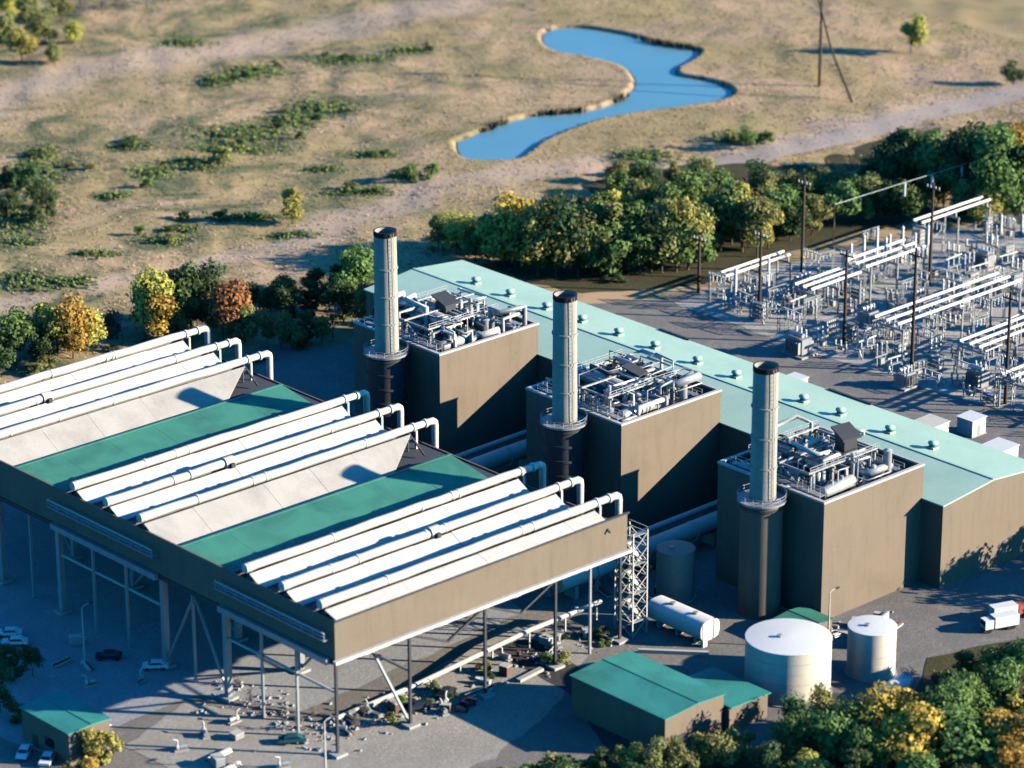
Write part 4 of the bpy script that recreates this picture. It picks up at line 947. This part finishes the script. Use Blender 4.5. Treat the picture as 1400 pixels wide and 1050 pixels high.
def substation_rows():
    rr = random.Random(77)
    names = [(100, -16), (102, -44), (127, 8), (124, -14), (140, -14), (146, -40), (133, -54), (160, -20), (113, -54), (172, -6)]
    words = ['by the hall side of the left gantries', 'in front of the tallest pole', 'behind the left white gantry', 'behind the middle pole', 'under the middle bus tubes', 'at the end of the long white gantry',
             'below the low white gantry', 'in the back half of the substation', 'between the two rightmost poles', 'by the back fence of the substation']
    for (x, y), w in zip(names, words): transformer(x, y, rr.uniform(.9, 1.3), rr.choice([0, 1.57]), 'grey finned transformer ' + w)
    def zone(x, y):
        return ('at the left end' if y > 2 else 'in the middle' if y > -32 else 'toward the right edge') + ' of the ' + ('front' if x < 128 else 'second' if x < 150 else 'third' if x < 172 else 'back') + ' substation rows'
    for r_, x in enumerate(np.arange(108, 205, 6.4)):
        for y in np.arange(-92, 22, 5.0):
            if y > 21 - (x - 108) * .12 or y < -92 + (x - 108) * .5 or rr.random() < .27: continue
            if any(abs(x - a) < 4.2 and abs(y - b) < 4.2 for a, b in names): continue
            px, py = x + rr.uniform(-1.6, 1.6), y + rr.uniform(-1.2, 1.2); k = rr.random(); z = zone(x, y)
            if k < .34: breaker(px, py, rr.choice([0, 1.57, 1.57]), rr.choice(['porcelain', 'grey_steel', 'white_paint', 'silver']), 'three post insulator switch ' + z, rr.uniform(2.6, 5.6))
            elif k < .56: disconnector(px, py, rr.choice([0, 1.57]) + rr.uniform(-.1, .1), 'white arm disconnector frame ' + z, rr.uniform(3, 6))
            elif k < .78: rack(px, py, rr.choice([0, 1.57]), 'grey capacitor rack ' + z, rr.randrange(2, 5))
            else: portal(px, py, rr.choice([0, 0, 1.57]), 'grey lattice portal ' + z, rr.uniform(5, 9))
substation_rows()
def arch(x, y, label):
    t = thing('arched_hood', label, 'hood', (x, y, 0), 'arched grey hoods', R(-20))
    m = MB(); n = 12; r, L = 2.6, 4.0
    v = [(k_, r * math.cos(math.pi * i / n), 1.2 + r * math.sin(math.pi * i / n)) for k_ in (-L / 2, L / 2) for i in range(n + 1)]
    m.add(v, [(i, i + 1, i + n + 2, i + n + 1) for i in range(n)], True); m.add(v[:n + 1], [tuple(range(n + 1))]); m.add(v[n + 1:], [tuple(reversed(range(n + 1)))])
    part('hood_shell', m, 'grey_steel', t, world=False)
    part('plinth', MB().box(-L / 2, L / 2, -r, r, 0, 1.2), 'concrete', t, world=False)
    a = MB(); a.tube([(-L / 2 - .05, (r + .1) * math.cos(math.pi * i / n), 1.2 + (r + .1) * math.sin(math.pi * i / n)) for i in range(n + 1)], .22, 6); part('arch_trim', a, 'trim', t, world=False)
def kiosk(x, y, w, d, h, label, m='white_paint'):
    t = thing('kiosk', label, 'kiosk', (x, y, 0), 'white kiosks by the turbine hall')
    part('body', MB().box(-w / 2, w / 2, -d / 2, d / 2, .2, h), m, t, world=False)
    part('plinth', MB().box(-w / 2 - .2, w / 2 + .2, -d / 2 - .2, d / 2 + .2, 0, .2), 'concrete', t, world=False)
    r = MB(); r.slab((-w / 2 - .2, -d / 2 - .2, h + .15), (w / 2 + .2, -d / 2 - .2, h + .3), (w / 2 + .2, d / 2 + .2, h + .3), (-w / 2 - .2, d / 2 + .2, h + .15), .14); part('roof', r, m, t, world=False)
    part('door', MB().box(-.5, .5, -d / 2 - .05, -d / 2 - .004, .25, min(h - .3, 2.3)), 'grey_steel', t, world=False)
kiosk(74, 8, 4, 4, 5.5, 'white kiosk standing behind the far part of the hall roof')
kiosk(77, -36, 4.2, 3.6, 6, 'bright white kiosk behind the nearest chimney')
kiosk(84, -66, 6, 5, 3.2, 'cream kiosk behind the right part of the hall roof', 'cream_tank')
kiosk(92, -70, 4, 4, 3.4, 'small white kiosk right of the cream one')
kiosk(84, -84, 5, 5, 3.6, 'white kiosk behind the hall roof near the right picture edge')

# ------------------------------------------------------------------ vehicles
def car(x, y, rz, paint, label, kind='parked_car', cat='car'):
    t = thing(kind, label, cat, (x, y, .1), 'parked vehicles', rz)
    L, W = 4.5, 1.8; b = MB()
    prof = [(-2.25, .45), (-2.2, .85), (-1.2, .95), (-.75, 1.42), (.95, 1.45), (1.75, .98), (2.2, .9), (2.25, .45)]
    n = len(prof); v = [(px, s * (W / 2 - (0.18 if pz > 1.2 else 0)), pz) for s in (-1, 1) for px, pz in prof]
    b.add(v, [tuple(range(n)), tuple(reversed(range(n, 2 * n)))] + [(i, i + n, (i + 1) % n + n, (i + 1) % n) for i in range(n)]); part('body', b, paint, t, world=False)
    for s in (-1, 1):
        g = MB(); g.add([(-1.05, s * .91, 1.0), (1.55, s * .91, 1.02), (.85, s * .75, 1.38), (-.7, s * .75, 1.36)], [(0, 1, 2, 3) if s < 0 else (3, 2, 1, 0)]); part('side_window', g, 'glass', t, world=False)
        for px in (-1.4, 1.4): part('wheel', MB().tube([(px, s * .7, .23), (px, s * .93, .23)], .34, 14), 'rubber', t, world=False)
    g = MB(); g.add([(-1.22, -.8, .985), (-1.22, .8, .985), (-.77, .68, 1.41), (-.77, -.68, 1.41)], [(3, 2, 1, 0)]); part('windscreen', g, 'glass', t, world=False)
    return t
def truck(x, y, rz, cabm, boxm, label):
    t = thing('parked_truck', label, 'truck', (x, y, .05), 'parked vehicles', rz); t.scale = (.82, .82, .82)
    part('chassis', MB().box(-4, 4, -1, 1, .6, .9), 'dark_steel', t, world=False)
    part('cab', MB().box(2.1, 4.1, -1.15, 1.15, .91, 2.9), cabm, t, world=False)
    part('cargo_box', MB().box(-4, 1.8, -1.25, 1.25, .91, 3.3), boxm, t, world=False)
    part('windscreen', MB().box(4.11, 4.14, -1, 1, 1.8, 2.7), 'glass', t, world=False)
    for px in (-2.8, -1.6, 3.0):
        for s in (-1, 1): part('wheel', MB().tube([(px, s * .75, .5), (px, s * 1.15, .5)], .5, 14), 'rubber', t, world=False)
car(-63.5, -93.6, R(20), 'car_dark', 'dark car parked at the edge of the apron shade')
car(-92.6, -83.8, R(-35), 'car_teal', 'dark teal car on the sunlit apron near the bottom')
car(-69.5, -88.6, R(160), 'car_dark', 'dark car deep inside the blue workshop shadow')
car(-63.0, -88.0, R(200), 'car_dark', 'small black car on the bright apron below the tan wall')
car(-102.6, -18.8, R(-40), 'car_white', 'white car at the left edge in the condenser shade')
car(-104.0, -22.5, R(-40), 'car_white', 'pale car below the white one at the left edge')
car(-127.0, -58.0, R(40), 'car_white', 'white car beside the dark wall of the small green roofed building')
car(-125.7, -62.5, R(40), 'car_white', 'white car at the bottom left corner by the small building')
car(-95.5, -38, R(-40), 'car_dark', 'dark car parked under the condenser legs')
car(-92, -46.5, R(-40), 'car_white', 'pale grey car in the shade above the small green roofed building')
truck(29.5, -131.5, R(-20), 'car_red', 'white_paint', 'white truck with a red cab at the right edge')
truck(25.0, -133.5, R(160), 'car_white', 'white_paint', 'plain white truck beside the red cabbed one')
t = thing('boat_trailer', 'white curved canopy trailer beside the smaller white tank', 'trailer', (-7.8, -138, 0), None, R(10))
hm = MB(); n = 10
v = [(px, 1.7 * math.cos(math.pi * i / n) * w, 1.0 + 1.5 * math.sin(math.pi * i / n)) for px, w in ((-4.6, .45), (-3, .95), (2.5, 1), (4.4, .8)) for i in range(n + 1)]
hm.add(v, [(q * (n + 1) + i, q * (n + 1) + i + 1, (q + 1) * (n + 1) + i + 1, (q + 1) * (n + 1) + i) for q in range(3) for i in range(n)], True)
hm.add(v[-(n + 1):], [tuple(range(n + 1))]); hm.add(v[:n + 1], [tuple(range(n + 1))])
part('canopy', hm, 'white_paint', t, world=False); part('chassis', MB().box(-4.3, 4.2, -1.3, 1.3, .6, .98), 'dark_steel', t, world=False)
for s in (-1, 1): part('wheel', MB().tube([(1, s * .9, .42), (1, s * 1.25, .42)], .42, 12), 'rubber', t, world=False)

# ------------------------------------------------------------------ yard furniture and clutter
def lamp(x, y, h, label, mat='trim', rz=0):
    t = thing('lamp_post', label, 'lamp post', (x, y, 0), 'yard lamp posts', rz)
    part('shaft', MB().tube([(0, 0, 0), (0, 0, h)], [.2, .11], 8), mat, t, world=False)
    part('base', MB().cyl(0, 0, 0, .5, .4, 10), 'concrete', t, world=False)
    a = part('arm', MB().tube([(0, 0, h - .1), (.6, 0, h + .25), (1.6, 0, h + .3)], .08, 6), mat, t, world=False)
    part('lamp_head', MB().box(1.4, 2.3, -.22, .22, h + .16, h + .36), 'dark_steel', t, world=False)
lamp(-95.2, -95.4, 9, 'pale lamp post with a dark head on the bottom apron')
lamp(-100.2, -37.5, 11, 'slim lamp post in the shade left of the apron')
lamp(-2.5, -118.5, 10.5, 'white lamp post between big tank and smaller tank')
def clutter():
    rr = random.Random(21)
    zones = [(-88, -62, -92.5, -84, 11, 'under the front end of the tan wall'), (-60, -26, -92, -84, 16, 'under the far end of the tan wall'), (-24, 0, -84, -66, 14, 'in the shade by the steam mains'),
             (3, 14, -121, -112.5, 14, 'at the foot of the nearest boiler house'), (-110, -94, -95, -70, 9, 'scattered on the bright apron'), (-108, -92, -50, -5, 9, 'in the shade before the condenser legs'),
             (60, 82, -100, 20, 26, 'on the gravel behind the turbine hall')]
    for x0, x1, y0, y1, n, w in zones:
        for q in range(n):
            x, y = rr.uniform(x0, x1), rr.uniform(y0, y1); k = rr.random(); g = 'clutter ' + w
            if k < .3:
                t = thing('crate', 'small crate ' + w, 'crate', (x, y, .05), g, rr.uniform(0, 3)); a, b, c = rr.uniform(.5, 1.3), rr.uniform(.4, .9), rr.uniform(.7, 1.8)
                part('box', MB().box(-a, a, -b, b, .12, c), rr.choice(['trim', 'grey_steel', 'concrete', 'rust']), t, world=False); part('lid', MB().box(-a - .05, a + .05, -b - .05, b + .05, c + .004, c + .1), 'trim', t, world=False)
                part('skid', MB().box(-a, a, -b * .8, -b * .5, 0, .118), 'wood', t, world=False)
            elif k < .5:
                t = thing('oil_drum', 'upright drum ' + w, 'drum', (x, y, .05), g); part('barrel', MB().cyl(0, 0, 0, 1.0, .36, 12), rr.choice(['dark_steel', 'rust', 'grey_steel', 'white_paint']), t, world=False)
                for z in (.3, .65): part('hoop', MB().tube([(0, 0, z), (0, 0, z + .07)], .4, 12), 'dark_steel', t, world=False)
            elif k < .75:
                L = rr.uniform(2, 6); a = rr.uniform(-.3, .3) + rr.choice([0, 1.57])
                t = thing('pipe_stack', 'little stack of pipes ' + w, 'pipes', (x, y, .05), g, a)
                for py, pz in ((-.4, .2), (0, .2), (.4, .2), (-.2, .54), (.2, .54)): part('pipe', MB().tube([(-L / 2, py, pz), (L / 2, py, pz)], .19, 8), rr.choice(['silver', 'trim', 'rust']), t, world=False)
            else:
                t = thing('pump_skid', 'small pump set on a skid ' + w, 'pump', (x, y, .05), g, rr.uniform(0, 3))
                part('skid', MB().box(-1.2, 1.2, -.6, .6, 0, .25), 'concrete', t, world=False); part('motor', MB().tube([(-1, 0, .75), (.2, 0, .75)], .42, 12), 'grey_steel', t, world=False)
                part('pump_casing', MB().tube([(.35, 0, .7), (.8, 0, .7)], .5, 12), 'white_duct', t, world=False); part('outlet', MB().tube([(.6, 0, 1.0), (.6, 0, 1.9), (1.3, 0, 2.1)], .16, 8), 'trim', t, world=False)
clutter()
solo('retaining_wall', 'low tan wall with rubble at the foot of the nearest boiler house', 'wall', MB().bar((0, -121.5, .8), (14, -117.5, .8), .4, 1.6), 'concrete', (7, -119, 0))

# ------------------------------------------------------------------ vegetation
def crown_mesh(seed, n=1100, shape='round', size=.062):
    rs = np.random.RandomState(seed)
    nl = {'round': 11, 'tall': 12, 'bush': 9}[shape]
    hw = {'round': .42, 'tall': .29, 'bush': .5}[shape]; zlo, zhi = {'round': (.22, .9), 'tall': (.2, .93), 'bush': (.12, .8)}[shape]
    cen = []
    for k in range(nl):
        t = rs.rand(); z = zlo + (zhi - zlo) * t; w = hw * (1 - .75 * abs(t - .38) ** 1.3) * rs.uniform(.35, .85); a = rs.rand() * 6.283
        cen.append((w * math.cos(a), w * math.sin(a), z, rs.uniform(.13, .24) * (1.1 if shape != 'tall' else .85)))
    cen = np.array(cen); idx = rs.randint(0, nl, n); d = rs.normal(size=(n, 3)); d /= np.linalg.norm(d, axis=1)[:, None]; d[:, 2] = d[:, 2] * .85 + .08
    rad = cen[idx, 3] * rs.uniform(.55, 1.12, n); P = cen[idx, :3] + d * rad[:, None]
    nrm = d + rs.normal(0, .45, (n, 3)); nrm /= np.linalg.norm(nrm, axis=1)[:, None]
    u = np.cross(nrm, rs.normal(size=(n, 3))); u /= np.linalg.norm(u, axis=1)[:, None]; v = np.cross(nrm, u)
    s = size * rs.uniform(.5, 1.25, n)[:, None]; k = rs.uniform(.5, .9, n)[:, None]
    co = np.empty((n, 4, 3))
    co[:, 0] = P - u * s; co[:, 1] = P - v * s * k; co[:, 2] = P + u * s; co[:, 3] = P + v * s * k
    me = bpy.data.meshes.new('crown')
    me.vertices.add(n * 4); me.vertices.foreach_set('co', co.ravel()); me.loops.add(n * 4); me.loops.foreach_set('vertex_index', np.arange(n * 4))
    me.polygons.add(n); me.polygons.foreach_set('loop_start', np.arange(0, n * 4, 4)); me.polygons.foreach_set('loop_total', np.full(n, 4)); me.update()
    me.materials.append(LEAF['g']); return me, cen
def trunk_mesh(cen, seed, r=.02):
    rr = random.Random(seed); m = MB(); top = (rr.uniform(-.03, .03), rr.uniform(-.03, .03), .62)
    m.tube([(0, 0, 0), (top[0] * .4, top[1] * .4, .25), top], [r * 1.25, r, r * .45], 6)
    for c in cen[:7]:
        z0 = max(.16, min(.5, c[2] * .55)); m.tube([(top[0] * .5, top[1] * .5, z0), (c[0] * .5, c[1] * .5, (z0 + c[2]) / 2), (c[0] * .9, c[1] * .9, c[2])], [r * .55, r * .4, r * .15], 5)
    me = m.mesh('trunk'); me.materials.append(M['bark']); return me
CROWNS = {}
for shape, cnt in (('round', 6), ('tall', 4), ('bush', 4)):
    CROWNS[shape] = []
    for k in range(cnt):
        me, cen = crown_mesh(100 + k * 7 + len(shape), 2400 if shape != 'bush' else 800, shape, .037 if shape != 'bush' else .07); CROWNS[shape].append((me, trunk_mesh(cen, k, .016 if shape == 'round' else .014)))
SPARSE = []
for k in range(3):
    me, cen = crown_mesh(300 + k, 420, 'tall', .03); SPARSE.append((me, trunk_mesh(cen, k + 9, .018)))
def plant(x, y, h, kind, name, label, cat, group, shape=None, wide=1.0):
    rr = plant.rr
    if kind == 'b': cm, tm = rr.choice(SPARSE)
    else: cm, tm = rr.choice(CROWNS[shape or rr.choice(['round', 'round', 'tall'])])
    z = float(ground_z(np.array([float(x)]), np.array([float(y)]))[0])
    t = thing(name, label, cat, (x, y, z - .05), group, rr.uniform(0, 6.28)); w = h * wide * rr.uniform(.85, 1.15); t.scale = (w, w * rr.uniform(.9, 1.1), h)
    for nm, me in (('crown', cm), ('trunk', tm)):
        o = bpy.data.objects.new(nm, me); COL.objects.link(o); o.parent = t
        if nm == 'crown': o.material_slots[0].link = 'OBJECT'; o.material_slots[0].material = LEAF[kind]
plant.rr = random.Random(5)
WHERE = {'back_left': 'in the row behind the far duct bank', 'belt': 'in the grove behind the turbine hall', 'right': 'in the dark grove behind the substation', 'front': 'in the wooded corner below the tanks',
         'left': 'around the lower left corner', 'far': 'standing apart on the dry meadow'}
TREES = {
'back_left': '''-27.6 90.2 9.8 d|-16.2 100.7 8 g|-24.8 90.6 11.5 g|-21.1 87.1 10.2 d|-16.2 87.4 11.5 y|-13.4 86 12.9 a|-9.5 88.3 9.9 y|-14.2 92.8 10 g|-4.8 90.1 5.8 b|-0 88.7 6.7 b|1.5 93.5 5 d|7.3 88.1 11.7 g|7.1 84 15 y|9.6 82.9 11.7 g|13 82.8 14.2 d|17.3 83.2 13.4 g|19.2 80.1 13.8 d|6 80 10.8 a|8.8 78.6 7.5 o|17.4 74.4 12.5 r|16.6 70.2 13.3 r|18.5 68.3 10.3 o|21.9 70.1 7.5 b|21.9 65.2 7 o|21.9 60.3 7.4 b|23.6 58.7 8.2 o|28.2 59.3 7.9 d|30.5 57.2 6.6 o|34.5 58.4 8 b|42.7 64.6 10.1 d|47.4 66.5 13.5 g|54.8 72.7 12.3 g|32.6 83.6 6.8 d|34.1 79 7.6 d|34.6 72.1 8.1 d|40.5 73 8.5 d|44.9 72.1 8.2 d|42.4 84.2 6.2 d|48.6 81.7 6.5 d|51.8 76.7 7.5 d|43.2 57.8 10 o''',
'belt': '''88.6 85.6 8 o|89.3 80 9.7 y|90.2 74.9 8.8 o|91.8 72.1 11.5 g|92.7 67.7 14.9 y|93.5 64.9 16.7 a|93.9 61.8 14 g|93.7 57.9 15.7 y|95.3 83 7.1 o|100.8 74.2 10.7 d|96.9 59 10.5 g|96 54.4 12.2 g|99.5 54.5 18.3 d|99.6 51 14.8 o|103.5 52.8 15.8 g|110.6 65 12.5 d|103.3 50.2 12.2 g|106.4 48.7 16.6 o|107.5 46.3 14.8 g|110.7 46 15.8 g|111.1 42.9 10.5 g|114.3 42.7 14.9 d|115.4 40.3 15.7 o|118.5 38.8 16.6 y|121.1 37.8 14 g|129.4 42.6 12.4 o|124.7 62.7 14.4 y|130.9 64.2 12.7 o|130.8 57 13.5 g|121 66.2 11.7 g|138.3 57.3 14.5 g|144.6 58.8 13.7 d|135.7 41.7 16 g|141.2 43.6 14.3 y|139.3 38.3 15.1 y|139.1 33.5 14.2 o|145.5 36.1 12.5 y|151.7 59.7 12.8 g|156.8 58.6 11 g|164 59.6 11.5 d|159.8 52 11 o|158.3 45.9 10.9 o|153 36.3 11.9 d|159.8 35.7 10.9 o|167.5 35.9 12 g|173.9 35.9 10.6 g|166.7 45.6 11 d|177.2 47.1 10.2 o|151.6 39.1 13 g|177 33 11 o|180.9 30.8 11.8 d|182.4 26.4 11 g|140.5 81.5 10.2 g|151.6 82.8 9.3 d|159.9 81.2 7.5 o|167.9 79.3 7.5 o|154.5 95.9 6.6 o|162.5 96.4 5.3 g|168.2 51.7 10.2 o''',
'right': '''193.3 47.7 8.5 d|192.2 40.9 15.9 d|196.9 40.4 16.9 d|198.6 37.2 14.1 d|197.7 31.9 14.9 g|197.5 28.2 14 g|204.3 29.6 15.9 d|202.6 23.5 18.6 d|202.9 19.3 21.4 g|201.2 13.4 20.3 g|203.9 10.8 17.6 d|230.9 32.5 14.4 a|230.6 36.9 11.6 a|232 43.8 9.7 o|213 53.4 9.6 d|214.6 47.7 10.5 g|194.9 19.2 11.1 o|193 12.1 10.1 y|183.6 41.2 7.4 b|184 48.6 7.5 o|182.2 54.1 9.4 o|292.2 85.8 6.3 d|197.4 92.9 5.9 g|199.3 99.8 4.3 o|203 91.9 3.9 g''',
'front': '''-79.2 -115 2.2 o|-76.7 -117.4 3 y|-73.9 -119.9 3.7 g|-71 -121.2 4.5 o|-68.8 -123.4 5 d|-65.9 -124.6 5 g|-64.1 -127.7 6 d|-60.3 -128.5 6.2 y|-59.4 -132 4.2 d|-57.7 -133.6 6.8 o|-54.5 -135.3 6.8 o|-50 -135.3 7.3 y|-47.6 -137.5 6.9 o|-41.8 -135.9 5 g|-46.1 -144.1 7.5 d|-38.5 -144.2 8.8 g|-32.5 -141 9.5 d|-26.1 -139.8 7.7 o|-34.8 -149.4 10 g|-28.8 -147.9 8.9 g|-32.8 -154.7 10 g|-26.4 -152 11.4 a|-19.5 -149.5 8.9 a|-28.1 -159 11.3 a|-18.7 -153.8 8.9 d|-20.4 -159.2 12.6 g|-12.4 -156.1 10.9 g|-20.5 -166.1 11.3 g|-7.3 -157.2 9 g|-2.5 -156.3 11 g|-16.9 -167.7 10.1 a|-15.8 -170.5 10.7 a|-2.9 -161.3 9 y|-20 -171.7 9.4 a|-3.9 -145.7 7.2 d|3 -144.6 6.6 d|3.6 -148.9 7.9 g|8.2 -151.3 9.2 g|-10.6 -168.4 8.9 d|-42.4 -150.9 6.2 y|-32 -163.9 7.4 g|-38.7 -157.7 7.4 d|-65.7 -136 6.1 d|-75.8 -128.3 4.9 d|-28.9 -171.8 7.4 d|-4.2 -137.9 3.9 b''',
'left': '''-113.3 -34.6 7.3 d|-109 -34.8 5.6 d|-121 -42.5 7.8 d|-120.6 -68 6.3 y|-118.4 -68.3 5.3 y|-124.7 -70.1 5 a|-120.1 -47 3.9 d''',
'far': '''294.2 123.6 11.8 y|132.2 317.6 11.2 y|131.4 307.5 10 o|117.3 299.6 10.9 o|112.3 283.8 8.6 y|127.9 294.9 9.8 o|145.1 310.9 8.9 o|151.3 310.6 7.9 b|158.2 309.6 7.9 b|117.5 275.9 6.4 o|133.6 289.6 6.6 y|165.3 308.6 9 b|171.4 306.3 7.9 b|178 304.6 5.7 b|77.7 125 8.8 y|30.6 172.7 7.4 d|43.9 183.3 7.5 d|41.5 173.9 6.5 d|49.4 194.1 5.7 g|37.9 165.9 5.5 d|41.7 189.3 6.6 d|33.8 166 5.5 d|93.7 173.1 5.4 o|107.2 181.5 2.7 g|122 176.4 2.8 g|86 172 2.9 d|118.2 129.8 4.7 g|124 128.3 4.2 g|67.9 168.8 3 g|60.6 144.7 2.9 d|66.8 138.9 3.3 d|73.1 133 2.9 g|46.5 143 2.5 g|48.2 134.1 3.3 o''',
}

for zone, s in TREES.items():
    L = [(float(e.split()[0]), float(e.split()[1]), float(e.split()[2]), e.split()[3]) for e in s.split('|')]
    us = sorted(.737 * x - .676 * y for x, y, _, _ in L); n3 = len(us)
    for x, y, h, k in L:
        col, nm = KIND[k]; small = h < 5.5; word = 'shrub' if small else 'tree'
        u = .737 * x - .676 * y; q = us.index(u) * 5 // n3
        end = ['at the left end ', 'left of the middle ', 'midway ', 'right of the middle ', 'at the right end '][q]
        size = ('knee high', 'bushy')[h > 3] if small else ('short', 'middling', 'tall', 'towering')[(h > 8) + (h > 10.5) + (h > 13)]
        plant(x, y, h, k, 'shrub' if small else nm, '%s %s %s %s%s' % (size, col, word, end, WHERE[zone]), word, 'trees and shrubs ' + WHERE[zone], 'bush' if small and k != 'b' else None, 1.15 if small else (1.0 if zone != 'front' else 1.1))
def undergrowth():
    rr = random.Random(14)
    # low shrubs at the feet of the groves
    zones = [(-30, 52, 56, 96, 50, 'dogdo', 'under the tree row behind the far duct bank', 1.2, 3.2), (84, 150, 40, 92, 50, 'ddogoy', 'under the grove behind the turbine hall', 1.2, 3.5),
             (185, 235, 8, 60, 22, 'dddgo', 'under the dark grove behind the substation', 1.5, 4), (-70, 20, -160, -139, 34, 'ddgoya', 'under the wooded corner below the tanks', 1.2, 3.2),
             (-86, -26, -92, -84, 16, 'dgo', 'in the shade under the tan wall', 1.0, 2.4)]
    for x0, x1, y0, y1, n, ks, w, h0, h1 in zones:
        for q in range(n):
            x, y = rr.uniform(x0, x1), rr.uniform(y0, y1); k = rr.choice(ks)
            plant(x, y, rr.uniform(h0, h1), k, 'shrub', '%s low shrub %s' % (KIND[k][0], w), 'shrub', 'shrubs ' + w, 'bush', 1.5)
    # scrub patches on the meadow: clumps of low dark bushes
    clumps = [(cx, cy, (a + b) * .7, 3) for cx, cy, a, b in SCRUB[:22]]
    for cx, cy, rad, n in clumps:
        for q in range(n):
            x, y = rr.gauss(cx, rad * .5), rr.gauss(cy, rad * .35)
            if float(pond_sdf(np.array([x]), np.array([y]))[0]) < 4: continue
            k = rr.choice('dddgo'); plant(x, y, rr.uniform(.7, 1.9), k, 'shrub', '%s low scrub bush dotted over the dry meadow' % KIND[k][0], 'shrub', 'scrub on the meadow', 'bush', 2.0)
undergrowth()

for x, y, h in ((59, -141, 16), (66, -150, 17), (52, -150, 13), (74, -143, 16), (63, -160, 15)): plant(x, y, h, 'd', 'deciduous_tree', 'dark green tree beside the gable end of the hall', 'tree', 'trees by the hall gable')
def rubble():
    rr = random.Random(61); m = MB()
    for cx, cy, sx, sy, n in ((-88, -72, 3, 7, 120), (-84, -84, 6, 3, 110), (-70, -86, 8, 3, 90), (-40, -88, 7, 3, 60), (8, -117, 4, 1.5, 40)):
        for k in range(n):
            x, y = rr.gauss(cx, sx), rr.gauss(cy, sy); r = rr.uniform(.15, .6); v = []
            for a in range(5): v.append((x + r * math.cos(a * 1.257 + rr.uniform(-.3, .3)) * rr.uniform(.7, 1.2), y + r * math.sin(a * 1.257) * rr.uniform(.7, 1.2), .05))
            for a in range(5): v.append((x + .6 * r * math.cos(a * 1.257 + .5), y + .6 * r * math.sin(a * 1.257 + .5), r * rr.uniform(.5, 1.0)))
            m.add(v, [(a, (a + 1) % 5, (a + 1) % 5 + 5, a + 5) for a in range(5)] + [(5, 6, 7, 8, 9)])
    o = bpy.data.objects.new('rubble', m.mesh('rubble')); o.data.materials.append(M['concrete']); COL.objects.link(o)
    tag(o, 'pale broken rubble strewn along the edge of the apron', 'rubble', kind='stuff')
rubble()
def yard_bushes():
    for x, y in ((-88.5, -68), (-87, -75), (-89, -81), (-84.5, -79), (-82, -87), (-78, -84.5), (-73, -86.5), (-86, -61)):
        plant(float(x), float(y), plant.rr.uniform(2, 3.8), 'b', 'bare_shrub', 'leafless pale grey shrub in the rubble by the front condenser leg', 'shrub', 'bare shrubs by the apron')
yard_bushes()
